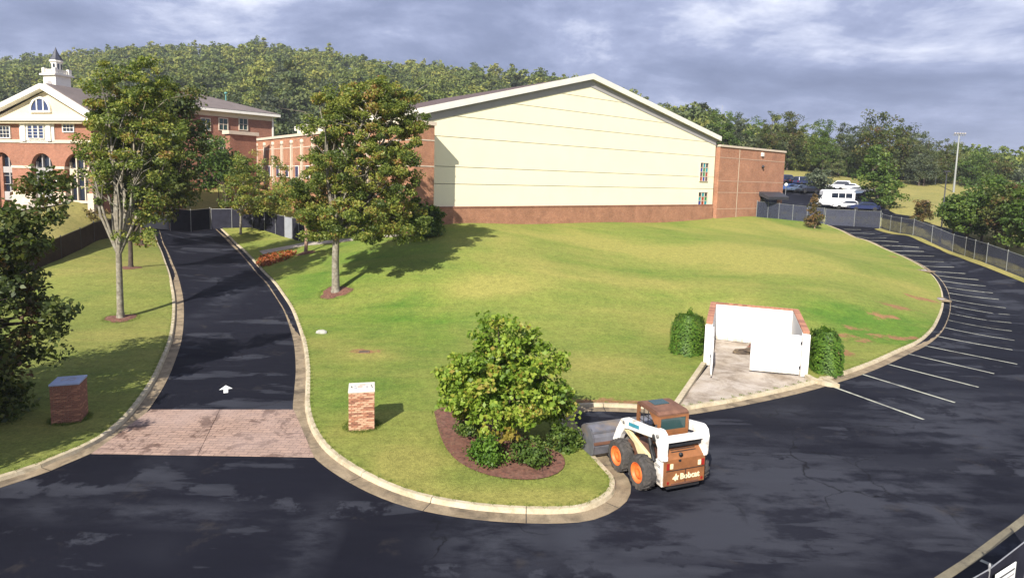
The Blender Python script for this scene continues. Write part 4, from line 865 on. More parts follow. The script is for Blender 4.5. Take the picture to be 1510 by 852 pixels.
sk = empty('skid_steer_loader', (SKO[0], SKO[1], z1(*SKO)), SKR, 'white and rust skid steer loader with orange wheel rims parked at the kerb', 'skid steer loader')
MB().prism([(.03, .30), (2.15, .30), (2.35, .55), (2.35, .8), (2.0, 1.0), (.03, 1.05)], -.66, .66, 'y').build('chassis', MAT['rust_dark'], sk, bevel=.02)
MB().bx(-.04, .5, -.60, .60, .22, .31).build('belly_plate', MAT['mdark'], sk)
rd = MB().prism([(-.10, .34), (-.02, .34), (.02, 1.2), (.42, 1.52), (.36, 1.58), (-.04, 1.27), (-.10, 1.18)], -.745, .745, 'y').build('rear_door', MAT['rust'], sk, bevel=.025, seg=2)
MB().bx(-.125, -.098, -.5, .5, .37, .42).build('bumper_rib', MAT['rust_dark'], rd)
for s in (-1, 1):
    MB().bx(-.125, -.095, s*.64-.045, s*.64+.045, .88, 1.08).build('tail_light', MAT['lamp_red'], rd); MB().bx(-.122, -.095, s*.51-.05, s*.51+.05, .90, 1.05).build('work_light', MAT['lettering'], rd)
MB().lathe([(0, -.14), (.07, -.13), (.06, -.08)], 10, (0, .2, 1.32), 'x').build('fuel_cap', MAT['mdark'], rd); MB().bx(-.125, -.098, .18, .26, 1.10, 1.16).build('door_handle', MAT['mdark'], rd)
def text(s, size, mat, parent, loc, rot, name='lettering', ext=.004, bold=.0):
    cu = bpy.data.curves.new(name, 'FONT'); cu.body = s; cu.size = size; cu.extrude = ext; cu.offset = bold; cu.resolution_u = 3; to = bpy.data.objects.new('tmp', cu); COL.objects.link(to)
    bpy.context.view_layer.update(); me = bpy.data.meshes.new_from_object(to.evaluated_get(bpy.context.evaluated_depsgraph_get())); bpy.data.objects.remove(to); me.materials.clear(); me.materials.append(mat)
    o = link(name, me, parent, loc); o.rotation_euler = rot; return o
text('Bobcat', .255, MAT['lettering'], rd, (-.106, .18, .53), (rad(90), 0, rad(-90)), bold=.008)
hd = [(0, 0), (.05, .03), (.08, .11), (.115, .03), (.17, .04), (.14, -.03), (.15, -.09), (.09, -.075), (.06, -.12), (.02, -.06), (-.03, -.05)]
MB().prism([(.42-x*1.15, .615+z*1.1) for x, z in hd], -.112, -.10, 'x').build('emblem', MAT['lettering'], rd)
for s in (-1, 1):
    sd = 'y'; a, b = sorted((s*.62, s*.80))
    MB().prism([(-.015, .30), (.34, .30), (.52, .62), (.40, 1.05), (.0, 1.14)], a, b-.02 if s > 0 else b, sd).build('side_panel', MAT['mwhite'], sk, bevel=.015)
    tw = [(-.08, 1.15), (-.11, 1.75), (-.04, 1.97), (.12, 2.07), (.32, 2.04), (.45, 1.92), (.52, 1.78), (.34, 1.66), (.20, 1.50), (.16, 1.15)]
    a2, b2 = sorted((s*.64, s*.86)); ar = MB().prism(tw, a2, b2, sd).build('arm_tower', MAT['mwhite'], sk, bevel=.025, seg=2)
    a3, b3 = sorted((s*.70, s*.90))
    la_ = MB().prism([(.30, 2.03), (.46, 1.70), (.85, 1.62), (1.75, 1.45), (2.02, 1.36), (2.22, 1.08), (2.36, .78), (2.62, .62), (2.72, .75), (2.52, 1.20), (2.26, 1.62), (2.02, 1.74), (.9, 1.90)], a3, b3, sd).build('lift_arm', MAT['mwhite'], sk, bevel=.02)
    d0 = s*.902; a4, b4 = sorted((s*.895, s*.908)); MB().prism([(1.15, 1.68), (1.75, 1.58), (1.75, 1.70), (1.15, 1.80)], a4, b4, sd).build('decal', MAT['decal_teal'], la_)
    for bx_, bz_ in ((2.05, 1.58), (.14, 1.88)): MB().lathe([(0, d0+s*.03), (.05, d0+s*.025), (.055, d0-s*.02)], 10, (bx_, 0, bz_), 'y').build('pivot_pin', MAT['mid_grey'], la_)
    a5, b5 = sorted((s*.72, s*.84)); MB().prism([(.42, .62), (.70, .62), (1.02, .92), (1.22, .80), (1.5, 1.08), (2.15, 1.28), (2.22, 1.50), (1.98, 1.46), (1.72, 1.32), (.62, 1.02)], a5, b5, sd).build('lower_link', MAT['mbeige'], sk, bevel=.015)
    MB().tube([(.32, s*.86, 1.02), (.62, s*.86, 1.62)], .065, 10).tube([(.62, s*.86, 1.62), (.74, s*.86, 1.82)], .035, 8).build('lift_cylinder', MAT['mdark'], sk)
    h_ = MB(); 
    for q in (0, .05, .1): h_.tube([(.22+q, s*.885, 1.2), (.30+q, s*.93, 1.45), (.24+q*1.3, s*.90, 1.7), (.36+q, s*.88, 1.85)], .018, 6)
    h_.build('hydraulic_hose', MAT['mdark'], sk)
    MB().bx(-.12, .0, min(s*.66, s*.78), max(s*.66, s*.78), 1.16, 1.30).build('latch_block', MAT['mwhite'], sk, bevel=.01)
text('S250', .13, MAT['mid_grey'], sk, (.33, .787, .86), (rad(90), 0, rad(180)), 'model_mark')
MB().bx(-.09, .12, -.66, .66, 1.70, 1.86).build('cross_member', MAT['mwhite'], sk, bevel=.015)
MB().bx(.02, .3, -.64, .64, 1.52, 1.70).build('tower_gap_shade', MAT['mdark'], sk)  # dark block stands in for the shade beneath the cross member
# small fittings of the rear
MB().bx(-.122, -.098, -.70, .70, .835, .845).bx(-.122, -.098, -.012, -.002, .42, .835).build('door_seam', MAT['mdark'], rd)
gr_ = MB()
for k in range(6):
    x = .06+k*.055; z = 1.345+k*.049; gr_.box((x-.03, 0, z+.012), (.02, .9, .012), 0, -.72)
gr_.build('grille_slats', MAT['mdark'], rd)
MB().tube([(.30, -.38, 1.45), (.30, -.38, 1.78)], .045, 10).build('exhaust', MAT['mid_grey'], sk)
for s in (-1, 1): MB().bx(-.126, -.1, s*.62-.03, s*.62+.03, .42, .5).build('reflector', MAT['lamp_red'], rd)
MB().prism([(.06, .42), (.26, .42), (.26, .5), (.06, .5)], .792, .802, 'y').build('warning_decal', MAT['mid_grey'], sk)
# cab
MB().prism([(.62, 2.24), (.56, 2.30), (.70, 2.38), (1.62, 2.40), (1.86, 2.32), (1.84, 2.24)], -.58, .58, 'y').build('cab_roof', MAT['rust_dark'], sk, bevel=.03, seg=2)
MB().bx(1.22, 1.62, -.26, .30, 2.395, 2.412).build('roof_hatch', MAT['glass_green'], sk)
cabm = MB(); cabm.bx(.60, .66, -.57, -.47, 1.4, 2.26).bx(.60, .66, .47, .57, 1.4, 2.26).bx(.60, .66, -.47, .47, 1.4, 1.80).bx(.60, .66, -.47, .47, 2.18, 2.26)
for s in (-1, 1):
    a, b = sorted((s*.50, s*.575)); cabm.bx(1.70, 1.82, a, b, .95, 2.26); cabm.bx(.66, 1.70, a, b, 1.35, 1.62); cabm.prism([(.66, 2.26), (.66, 2.0), (.78, 1.95), (1.12, 2.26)], a, b, 'y')
cabm.build('cab_frame', MAT['rust'], sk)
MB().bx(.625, .645, -.47, .47, 1.80, 2.18).build('rear_window', MAT['glass_green'], sk)
for s in (-1, 1):
    sb = MB()
    for x in (.95, 1.2, 1.45): sb.tube([(x, s*.54, 1.6), (x, s*.54, 2.25)], .014, 5)
    for z in (1.8, 2.02): sb.tube([(.66, s*.54, z), (1.72, s*.54, z)], .014, 5)
    sb.build('side_screen', MAT['mdark'], sk)
MB().bx(.85, 1.35, -.28, .28, 1.05, 1.25).bx(.80, .92, -.28, .28, 1.2, 1.85).build('seat', MAT['mdark'], sk, bevel=.04)
# wheels
def tyre(R_, w_):
    b_ = MB(); h = w_/2
    b_.lathe([(R_*.58, -h*.9), (R_*.80, -h), (R_*.93, -h*.92), (R_*.96, -h*.6), (R_*.96, h*.6), (R_*.93, h*.92), (R_*.80, h), (R_*.58, h*.9)], 30, (0, 0, 0), 'y')
    n_ = 17
    for i in range(n_):
        for s in (-1, 1):
            a = 2*math.pi*(i+.25*s)/n_; vs = []
            for rr in (R_*.93, R_*1.03):
                for (t, da) in ((.04, .0), (.98, .26), (.98, .40), (.04, .14)):
                    q = a+da*.9; r2 = rr-(.035 if t > .9 else 0); vs.append((r2*math.cos(q), s*t*h, r2*math.sin(q)))
            b_.add(vs, [(0, 1, 2, 3), (4, 5, 6, 7), (0, 1, 5, 4), (1, 2, 6, 5), (2, 3, 7, 6), (3, 0, 4, 7)])
    return b_.mesh('wheel', MAT['tyre'])
tm = tyre(.53, .42)
rb_ = MB().lathe([(0, .10), (.09, .10), (.11, .145), (.18, .145), (.20, .06), (.26, .09), (.295, .17), (.315, .205), (.315, -.2)], 24, (0, 0, 0), 'y').mesh('rim', MAT['rim'])
for x in (.66, 1.90):
    for s in (1, -1):
        wo_ = link('wheel', tm, sk, (x, s*(1.05 if s > 0 else .93), .53)); rm = link('rim', rb_, wo_)
        wo_.rotation_euler = (0, random.random(), math.pi if s < 0 else 0)
        MB().bx(x-.12, x+.12, min(s*.64, s*.90), max(s*.64, s*.90), .42, .64).build('axle_housing', MAT['mdark'], sk)
# wide bucket with a rolled hood
bw0, bw1 = -1.22, 1.62; bxo = 3.25
outer = [(.80, .04), (-.30, .05), (-.48, .22), (-.54, .50), (-.46, .80), (-.28, 1.00), (-.02, 1.09), (.22, 1.06), (.38, .95)]
inner = [(.36, .91), (.20, 1.01), (-.02, 1.04), (-.25, .95), (-.42, .77), (-.49, .50), (-.44, .25), (-.28, .10), (.80, .075)]
bo = MB().prism([(x+bxo, z) for x, z in outer+inner], bw0, bw1, 'y').build('bucket', MAT['bucket'], sk)
for y in (bw0, bw1-.04): MB().prism([(x+bxo, z) for x, z in outer], y-.012, y+.052, 'y').build('end_plate', MAT['bucket'], bo)
for z, xx in ((.62, -.53), (.95, -.34)): MB().bx(bxo+xx-.05, bxo+xx+.02, bw0, bw1, z-.04, z+.04).build('stiffener', MAT['bucket'] if z > .8 else MAT['rust_dark'], bo)
for y in (-.62, .0, .62): MB().prism([(bxo-.5, .2), (bxo-.74, .35), (bxo-.74, .85), (bxo-.44, .84)], y-.04, y+.04, 'y').build('mount_rib', MAT['mid_grey'], bo)
MB().bx(2.42, 2.56, -.74, .74, .42, .95).build('quick_coupler', MAT['mid_grey'], sk)
for s in (-1, 1): MB().tube([(2.2, s*.45, 1.35), (2.52, s*.45, .85)], .05, 8).build('tilt_cylinder', MAT['mdark'], sk)
MB().bx(2.3, 2.42, .62, .74, 1.35, 1.52).build('head_lamp', MAT['lettering'], sk)
# ------------------------------------------------------------------ vehicles in the far car park
MAT['tyre_far'] = plain('car_tyre', (.02, .02, .02), .85, .2, 6)
def paint(name, c): return plain(name, c, .3, .03, 1, bump=0)
PAINT = {'white': paint('white_car_paint', (.78, .78, .8)), 'navy': paint('navy_car_paint', (.02, .03, .09)), 'blue': paint('blue_car_paint', (.05, .10, .26)), 'silver': paint('silver_car_paint', (.38, .40, .44)), 'black': paint('black_car_paint', (.012, .012, .018)), 'slate': paint('slate_car_paint', (.09, .12, .18))}
def car(loc, rz, col, label, kind='sedan', group='cars in the far car park', name='parked_car'):
    o = empty(name, loc, rz, label, 'car', group); L2 = 2.3; hi = 1.45 if kind == 'sedan' else 1.75
    lo = MB().prism([(-L2, .32), (-L2-.03, .7), (-L2+.1, .92), (-1.2, 1.0), (1.0, .98), (1.9, .88), (L2, .72), (L2+.02, .35)], -.88, .88, 'y'); bo_ = lo.build('body', PAINT[col], o, bevel=.07, seg=2)
    prof = [(-1.75, .95), (-1.15, hi-.08), (-.5, hi), (.35, hi-.03), (1.15, .96)] if kind == 'sedan' else [(-2.15, .95), (-2.0, hi-.1), (-1.6, hi), (.3, hi-.02), (1.1, .98)]
    b_ = MB(); n_ = len(prof); vs = [(x, -.86+(z-.95)*.26, z) for x, z in prof]+[(x, .86-(z-.95)*.26, z) for x, z in prof]
    b_.add(vs, [tuple(range(n_)), tuple(range(2*n_-1, n_-1, -1))]+[(i, i+1, n_+i+1, n_+i) for i in range(n_-1)]); b_.build('cabin', PAINT[col], o, bevel=.04)
    for s in (-1, 1):
        g1 = MB(); c = [(x*.9+.0, .97+(z-.95)*.80) for x, z in prof]; y = lambda z: s*(.872-(z-.95)*.26)
        vs = [(x, y(z), z) for x, z in c]+[(x, y(z)-s*.03, z) for x, z in c]; k = len(c); g1.add(vs, [tuple(range(k)), tuple(range(k, 2*k))]+[(i, (i+1) % k, k+(i+1) % k, k+i) for i in range(k)]); g1.build('side_window', MAT['glass'], o)
        for x in (-1.4, 1.42): MB().lathe([(0, -.1), (.2, -.1), (.33, -.09), (.33, .09), (.2, .1), (0, .1)], 14, (x, s*.80, .33), 'y').build('wheel', MAT['tyre_far'], o)
        MB().bx(L2-.12, L2+.03, s*.66-.16, s*.66+.16, .62, .76).build('headlight', MAT['glass_green'], o); MB().bx(-L2-.04, -L2+.1, s*.68-.14, s*.68+.14, .66, .82).build('tail_light', MAT['lamp_red'], o)
    for (xa, za), (xb, zb_) in ((prof[0], prof[1]), (prof[-1], prof[-2])):
        nx = -.02 if xa < 0 else .02; qa, qb = (xa*.9+xb*.1, za*.9+zb_*.1), (xa*.15+xb*.85, za*.15+zb_*.85)
        MB().add([(qa[0]+nx, -.72, qa[1]+.02), (qa[0]+nx, .72, qa[1]+.02), (qb[0]+nx, .62, qb[1]+.02), (qb[0]+nx, -.62, qb[1]+.02), (qa[0], -.72, qa[1]-.01), (qa[0], .72, qa[1]-.01), (qb[0], .62, qb[1]-.01), (qb[0], -.62, qb[1]-.01)], [(0, 1, 2, 3), (4, 5, 6, 7), (0, 1, 5, 4), (1, 2, 6, 5), (2, 3, 7, 6), (3, 0, 4, 7)]).build('windscreen', MAT['glass'], o)
    return o
for px, py, col, kind, rz, lab in [(1162,270,'navy','suv',20,'dark navy car at the far left end of the upper row by the brick wing'),(1173,271.5,'black','sedan',22,'black car second from the left in the upper row'),(1184,273,'navy','suv',24,'navy car in the upper row beside the round grey green tree'),(1163,282,'blue','sedan',200,'blue car in the lower row touching the edge of the brick wing'),(1177,283.5,'slate','sedan',200,'slate blue saloon in the lower row left of the round tree'),(1190,285,'black','sedan',202,'black saloon half hidden by the round grey green tree'),
        (1236,279,'white','suv',150,'white van like car behind the shuttle bus'),(1251,281,'white','sedan',150,'white saloon right of the shuttle bus in the back row'),(1262,286,'silver','sedan',152,'silver car in the back row left of the tall green tree'),(1271,289,'slate','sedan',152,'slate coloured car in the back row near the tall green tree'),(1281,293,'black','suv',152,'black car in the back row below the tall green tree'),
        (1248,308,'white','sedan',170,'white saloon standing in front of the shuttle bus by the fence'),(1273,311,'navy','sedan',170,'dark blue saloon right of the white saloon by the fence'),(1126,300,'slate','sedan',100,'car half hidden under the entrance canopy of the brick wing')]:
    g = G(px, py); car(tuple(g), rad(rz), col, lab, kind)
# shuttle bus
g = G(1229, 306); bu = empty('shuttle_bus', tuple(g), rad(170), 'white shuttle bus with dark side windows in the far car park', 'bus'); 
MB().prism([(-2.9, .45), (-2.9, 2.85), (-2.7, 3.0), (1.75, 3.0), (2.05, 2.75), (2.1, .45)], -1.1, 1.1, 'y').build('body', PAINT['white'], bu, bevel=.06, seg=2)
MB().prism([(2.05, .45), (2.05, 2.2), (2.45, 1.45), (3.25, 1.2), (3.35, .5)], -.92, .92, 'y').build('cab', PAINT['white'], bu, bevel=.06, seg=2)
for s in (-1, 1):
    for x0, x1 in ((-2.45, -1.45), (-1.35, -.35), (-.25, .75)): MB().bx(x0, x1, s*1.1-.02, s*1.1+.02, 1.65, 2.45).build('side_window', MAT['glass'], bu)
    MB().prism([(2.15, 1.4), (2.15, 1.95), (2.42, 1.45)], s*.92-.02, s*.92+.02, 'y').build('cab_window', MAT['glass'], bu)
    for x in (-1.7, 2.55): MB().lathe([(0, -.14), (.25, -.14), (.42, -.12), (.42, .12), (.25, .14), (0, .14)], 16, (x, s*.88, .42), 'y').build('wheel', MAT['tyre_far'], bu)
MB().add([(2.14, -.8, 2.12), (2.14, .8, 2.12), (2.47, .75, 1.5), (2.47, -.75, 1.5), (2.10, -.8, 2.1), (2.10, .8, 2.1), (2.43, .75, 1.47), (2.43, -.75, 1.47)], [(0, 1, 2, 3), (4, 5, 6, 7), (0, 1, 5, 4), (1, 2, 6, 5), (2, 3, 7, 6), (3, 0, 4, 7)]).build('windscreen', MAT['glass'], bu)
MB().bx(-2.925, -2.895, -.75, .75, 1.5, 2.5).build('rear_window', MAT['glass'], bu)
# ------------------------------------------------------------------ trees and plants
def leaf_quads(C_, size, seed, up=.35, out=None, asp=.6):
    """one bent leaf per centre: two triangles folded along the midrib"""
    r = np.random.default_rng(seed); n = len(C_)
    nr = r.normal(size=(n, 3)); nr /= np.linalg.norm(nr, axis=1)[:, None]; nr[:, 2] += up
    if out is not None: nr += out*.7
    nr /= np.linalg.norm(nr, axis=1)[:, None]+1e-9
    t = np.cross(nr, r.normal(size=(n, 3))); t /= np.linalg.norm(t, axis=1)[:, None]+1e-9; b = np.cross(nr, t)
    s = (size*(.65+.7*r.random(n)))[:, None]
    V = np.stack([C_-t*s, C_+b*s*asp+nr*s*.18, C_+t*s, C_-b*s*asp+nr*s*.18], 1).reshape(-1, 3)
    return V, np.arange(4*n).reshape(-1, 4)
def crown_points(blobs_, n_clump, n_leaf, rc, seed, fill=.5):
    """blobs: (centre, radii). Leaves gather in clumps that sit mostly towards the outside of the blobs"""
    r = np.random.default_rng(seed); vol = np.array([b[1][0]*b[1][1]*b[1][2] for b in blobs_])**.75; pick = r.choice(len(blobs_), n_clump, p=vol/vol.sum())
    d = r.normal(size=(n_clump, 3)); d /= np.linalg.norm(d, axis=1)[:, None]; rr = fill+(1-fill)*r.random(n_clump)**.6; inner = r.random(n_clump) < .25; rr[inner] *= r.random(inner.sum())
    bc = np.array([b[0] for b in blobs_])[pick]; br = np.array([b[1] for b in blobs_])[pick]
    cc = bc+d*rr[:, None]*br
    k = r.choice(n_clump, n_leaf); cr = rc*(.6+.8*r.random(n_clump)); q = r.normal(size=(n_leaf, 3)); q /= np.linalg.norm(q, axis=1)[:, None]
    p = cc[k]+q*(r.random(n_leaf)**.45*cr[k])[:, None]*np.array([1.15, 1.15, .75])
    out = (cc-bc)/br; tint = np.clip(.5+.22*r.normal(size=n_clump)[k]+.16*r.normal(size=n_leaf)+.05*0, 0, 1)
    return p, out[k], tint, cc
def crown_mesh(name, blobs_, n_clump, n_leaf, rc, size, mat, seed, fill=.5, up=.35, asp=.6):
    p, out, tint, cc = crown_points(blobs_, n_clump, n_leaf, rc, seed, fill); V, Fq = leaf_quads(p, size, seed+1, up, out, asp)
    return fast_mesh(name, V, Fq, mat, False, {'tint': np.repeat(tint, 4)}), cc
def limbs(b, base, fork, targets, r0, seed, bend=.12):
    r_ = random.Random(seed); fork = Vector(fork); base = Vector(base)
    mid = base.lerp(fork, .5)+Vector((r_.uniform(-.06, .06), r_.uniform(-.06, .06), 0))
    b.tube([base-Vector((0, 0, .3)), base+Vector((0, 0, .03)), base.lerp(fork, .12), mid, fork], [r0*1.6, r0*1.35, r0*1.05, r0*.95, r0*.85], 12)
    for t in targets:
        t = Vector(t); d = t-fork; l = d.length; pts = [fork-Vector((0, 0, .15))]; 
        for k in (.3, .6, 1.): pts.append(fork+d*k+Vector((0, 0, l*.10*math.sin(k*math.pi)))+Vector((r_.uniform(-1, 1), r_.uniform(-1, 1), r_.uniform(-.4, .4)))*l*bend*.5*(k < 1))
        rr = r0*(.42+.16*r_.random()); b.tube(pts, [rr, rr*.8, rr*.5, rr*.15], 7, False)
        for q in range(3):
            k = r_.uniform(.35, .85); p0 = fork+d*k; e = p0+Vector((r_.uniform(-1, 1), r_.uniform(-1, 1), r_.uniform(.0, 1)))*l*.28; b.tube([p0, p0.lerp(e, .5)+Vector((0, 0, .05*l)), e], [rr*.42, rr*.28, rr*.08], 5, False)
def tree(name, label, base, d, blob_px, n_clump, n_leaf, rc, size, mat, bark, seed, fork_py=None, r0=.16, group=None, ntarget=14, fill=.5, up=.35, cat='tree', mulch=0, asp=.6, zoff=.1, two=False):
    """base: photo place of the foot; blob_px: (x, y, rx, ry, depth offset) read from the photo at the tree's own distance"""
    g = G(*base) if not d else P(*base, d); dd = float((g-_C)@_F); g[2] += zoff; o = empty(name, tuple(g), 0, label, cat, group)
    bl = []
    for q in blob_px:
        x, y, rx, ry = q[:4]; dy = q[4] if len(q) > 4 else 0; c = P(x, y, dd)-g; c[1] += dy; m_ = dd/FPX; bl.append((c, (rx*m_, (rx*m_ if len(q) < 6 else q[5]), ry*m_)))
    me, cc = crown_mesh('crown', bl, n_clump, n_leaf, rc, size, mat, seed, fill, up, asp); link('crown', me, o)
    fz = (P(base[0], fork_py, dd)-g)[2] if fork_py else .8
    r_ = random.Random(seed); tg = [cc[i] for i in sorted(r_.sample(range(len(cc)), min(ntarget, len(cc))))]
    tg = [t for t in tg if t[2] > fz+.3]
    b_ = MB(); limbs(b_, (0, 0, 0), (.05, 0, fz), tg, r0, seed); b_.build('trunk', bark, o)
    if mulch:
        mp = MB(); n_ = 22; vs = [(0, 0, .10)]
        for k, f in ((0, .6), (1, 1.)):
            for j in range(n_): a = 2*math.pi*j/n_; q = mulch*f*(1+.16*math.sin(3*a+seed)+.08*math.sin(7*a)); x, y = q*math.cos(a), q*math.sin(a); vs.append((x, y, z1(g[0]+x, g[1]+y)+.125-g[2]+(.075 if k == 0 else .008)))
        mp.add(vs, [(0, 1+j, 1+(j+1) % n_) for j in range(n_)]+[(1+j, 1+n_+j, 1+n_+(j+1) % n_, 1+(j+1) % n_) for j in range(n_)]); mo = mp.build('mulch_ring', MAT['mulch']); mo.location = tuple(g); mo['kind'] = 'structure'
    return o
# big trees of the drive
tree('deciduous_tree', 'tall pale barked autumn tree with upright limbs beside the left drive kerb', (178,472), 0, [(165,150,40,55,0),(215,135,42,50,0),(175,205,58,60,0),(225,210,50,65,.5),(150,235,30,50,-.5),(195,270,50,55,0),(205,330,30,35,0)], 400, 36000, .42, .09, MAT['lf_zelkova'], MAT['bark'], 11, 372, .19, 'row of trees along the drive', 26, .35, mulch=.85)
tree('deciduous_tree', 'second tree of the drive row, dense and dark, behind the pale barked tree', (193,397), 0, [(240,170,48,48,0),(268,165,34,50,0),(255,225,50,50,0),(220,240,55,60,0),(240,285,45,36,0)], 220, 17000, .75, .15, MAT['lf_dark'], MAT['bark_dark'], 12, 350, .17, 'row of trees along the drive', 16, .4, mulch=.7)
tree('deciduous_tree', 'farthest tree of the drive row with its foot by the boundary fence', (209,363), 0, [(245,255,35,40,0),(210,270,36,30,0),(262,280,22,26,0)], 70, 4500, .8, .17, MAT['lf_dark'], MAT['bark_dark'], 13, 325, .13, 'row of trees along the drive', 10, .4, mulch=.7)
tree('deciduous_tree', 'broad windblown autumn tree with mottled bark on the lawn before the hall', (495,433), 0, [(540,152,66,44,0),(575,150,40,34,0),(490,190,48,55,0),(592,190,44,62,0),(530,235,80,55,0),(590,255,42,45,0),(480,275,55,50,0),(545,295,70,40,0),(590,320,36,25,0),(455,305,32,32,0),(530,330,70,26,0),(470,330,38,24,0),(600,335,40,22,0)], 760, 105000, .44, .09, MAT['lf_zelkova'], MAT['bark'], 14, 345, .26, None, 34, .35, mulch=1.05)
tree('deciduous_tree', 'small tree with a short pinkish trunk left of the broad autumn tree', (451,375), 0, [(452,300,34,34,0),(430,285,24,24,0),(470,315,22,25,0)], 80, 6000, .5, .11, MAT['lf_zelkova'], MAT['bark_pink'], 15, 335, .15, None, 10, .4, mulch=.8)
tree('deciduous_tree', 'rounded dark tree with a pale trunk right of the drive gate', (355,347), 0, [(380,265,46,40,0),(350,290,30,26,0),(410,285,24,28,0),(385,300,40,22,0)], 150, 11000, .6, .12, MAT['lf_zelkova'], MAT['bark'], 16, 318, .13, None, 12, .4)
tree('deciduous_tree', 'bright green tree beyond the drive gate by the black lamp post', (333,303), 74, [(325,235,34,36,0),(345,255,28,26,0),(310,262,22,20,0)], 80, 5000, .9, .2, MAT['lf_green'], MAT['bark_dark'], 17, 285, .13, None, 10, .4)
tree('bushy_evergreen', 'dark green bushy evergreen at the left corner of the gymnasium', (626,351), 0, [(626,328,30,24,0),(620,308,22,14,0),(640,338,18,14,0)], 70, 4200, .5, .15, MAT['lf_green'], MAT['bark_dark'], 18, 343, .1, None, 8, .5, cat='shrub')
tree('young_tree', 'thin sparse young tree before the school terrace', (150,333), 0, [(138,314,10,12,0),(152,312,8,9,0)], 22, 260, .45, .12, MAT['lf_rust'], MAT['bark'], 19, 322, .05, None, 7, .4)
# near left foreground tree; unseen crown lobes added toward the sun to shade pillar
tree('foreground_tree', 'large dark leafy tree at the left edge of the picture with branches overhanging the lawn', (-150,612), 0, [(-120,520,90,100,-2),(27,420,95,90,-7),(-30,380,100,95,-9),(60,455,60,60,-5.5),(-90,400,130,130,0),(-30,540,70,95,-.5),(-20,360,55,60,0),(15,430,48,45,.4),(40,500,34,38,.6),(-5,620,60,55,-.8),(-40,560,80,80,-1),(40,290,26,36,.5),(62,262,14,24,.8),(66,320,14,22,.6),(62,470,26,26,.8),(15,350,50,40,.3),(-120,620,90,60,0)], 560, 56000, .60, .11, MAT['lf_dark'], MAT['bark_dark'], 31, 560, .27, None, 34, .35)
# lawn tree of the island with its mulch bed and shrubs
MB_ = [(640,612),(650,650),(668,680),(700,700),(740,711),(790,713),(822,704),(833,690),(828,676),(812,668),(790,660),(760,640),(720,610),(670,600)]
bedl = smooth_line(GX(MB_+[MB_[0]]), .35)[:-1]; sheet('mulch_bed', list(map(tuple, bedl)), .3, .16, MAT['mulch'])
tree('broadleaf_tree', 'full round bright green tree standing in the mulch bed on the lawn island', (740,655), 0, [(742,500,48,40,0),(700,545,48,45,0),(785,535,52,45,0),(745,560,85,60,0),(690,582,46,34,0),(800,588,46,34,0),(745,596,84,32,0),(818,606,28,20,.3),(670,560,24,28,0)], 420, 21000, .30, .085, MAT['lf_maple'], MAT['bark_dark'], 41, 615, .11, None, 26, .45, up=.5, asp=.72)
def shrub(px, py, rx, ry, label, mat, seed, n=1500, size=.06, name='shrub', sq=1., group=None, cat='shrub', clumps=40, rc=.22):
    g = G(px, py+ry*.9); dd = float((g-_C)@_F); m_ = dd/FPX; g[2] += .12; o = empty(name, tuple(g), 0, label, cat, group); rz_ = ry*m_*1.05; rxm = rx*m_
    me, cc = crown_mesh('foliage', [((0, 0, rz_*.95), (rxm, rxm*sq, rz_))], clumps, n, rc, size, mat, seed, .6, .5); link('foliage', me, o)
    b_ = MB(); r_ = random.Random(seed)
    for i in range(7): t = cc[r_.randrange(len(cc))]; b_.tube([(t[0]*.1, t[1]*.1, -.1), (t[0]*.5, t[1]*.5, t[2]*.5), tuple(t)], [.025, .018, .006], 5, False)
    b_.build('stems', MAT['bark_dark'], o); return o
shrub(720,669,25,20,'round clipped green shrub at the front of the mulch bed', MAT['lf_box'], 51, 2400, .055)
shrub(690,634,20,16,'low dark shrub at the left of the mulch bed under the tree', MAT['lf_green'], 52, 1500, .055)
shrub(781,673,26,19,'loose spreading shrub right of the round clipped shrub', MAT['lf_green'], 53, 1500, .06)
shrub(832,650,24,18,'dark low shrub beneath the tree beside the kerb', MAT['lf_green'], 54, 1500, .06)
# box hedges at the enclosure: rounded blocks of small leaves
def hedge(cx, cy, wx, wy, hz, rz_, label, seed):
    o = empty('box_hedge', (cx, cy, z1(cx, cy)+.1), rz_, label, 'hedge'); r = np.random.default_rng(seed); N = 6500
    d = r.normal(size=(N, 3)); d[:, 2] = np.abs(d[:, 2]); e = 3.6; d /= ((np.abs(d)**e).sum(1)**(1/e))[:, None]; k = r.random(N) < .88
    bump = 1+.10*np.sin(d[:, 0]*7+d[:, 2]*5)*np.cos(d[:, 1]*6)+.03*r.normal(size=N); p = d*np.array([wx, wy, hz])*bump[:, None]*(np.where(k, 1-.10*r.random(N), r.random(N)))[:, None]
    V, Fq = leaf_quads(p, .062, seed, .5, d); link('foliage', fast_mesh('foliage', V, Fq, MAT['lf_box'], False, {'tint': np.repeat(np.clip(.5+.25*r.normal(size=N), 0, 1), 4)}), o)
    b_ = MB()
    for i in range(6): b_.tube([(wx*.3*(i % 3-1), wy*.3*(i//3-.5), -.1), (wx*.4*(i % 3-1), wy*.5*(i//3-.5), hz*.5), (wx*.6*(i % 3-1), wy*.7*(i//3-.5), hz*.85)], [.04, .03, .01], 6, False)
    b_.build('stems', MAT['bark_dark'], o)
hr = math.atan2(_eu[1], _eu[0])
q = EN(-1.35, 2.6); hedge(*q, .95, 2.1, 1.85, hr, 'clipped box hedge left of the bin enclosure', 61)
q = EN(_ew+1.35, 2.0); hedge(*q, .78, 1.9, 1.85, hr, 'clipped box hedge right of the bin enclosure', 62)
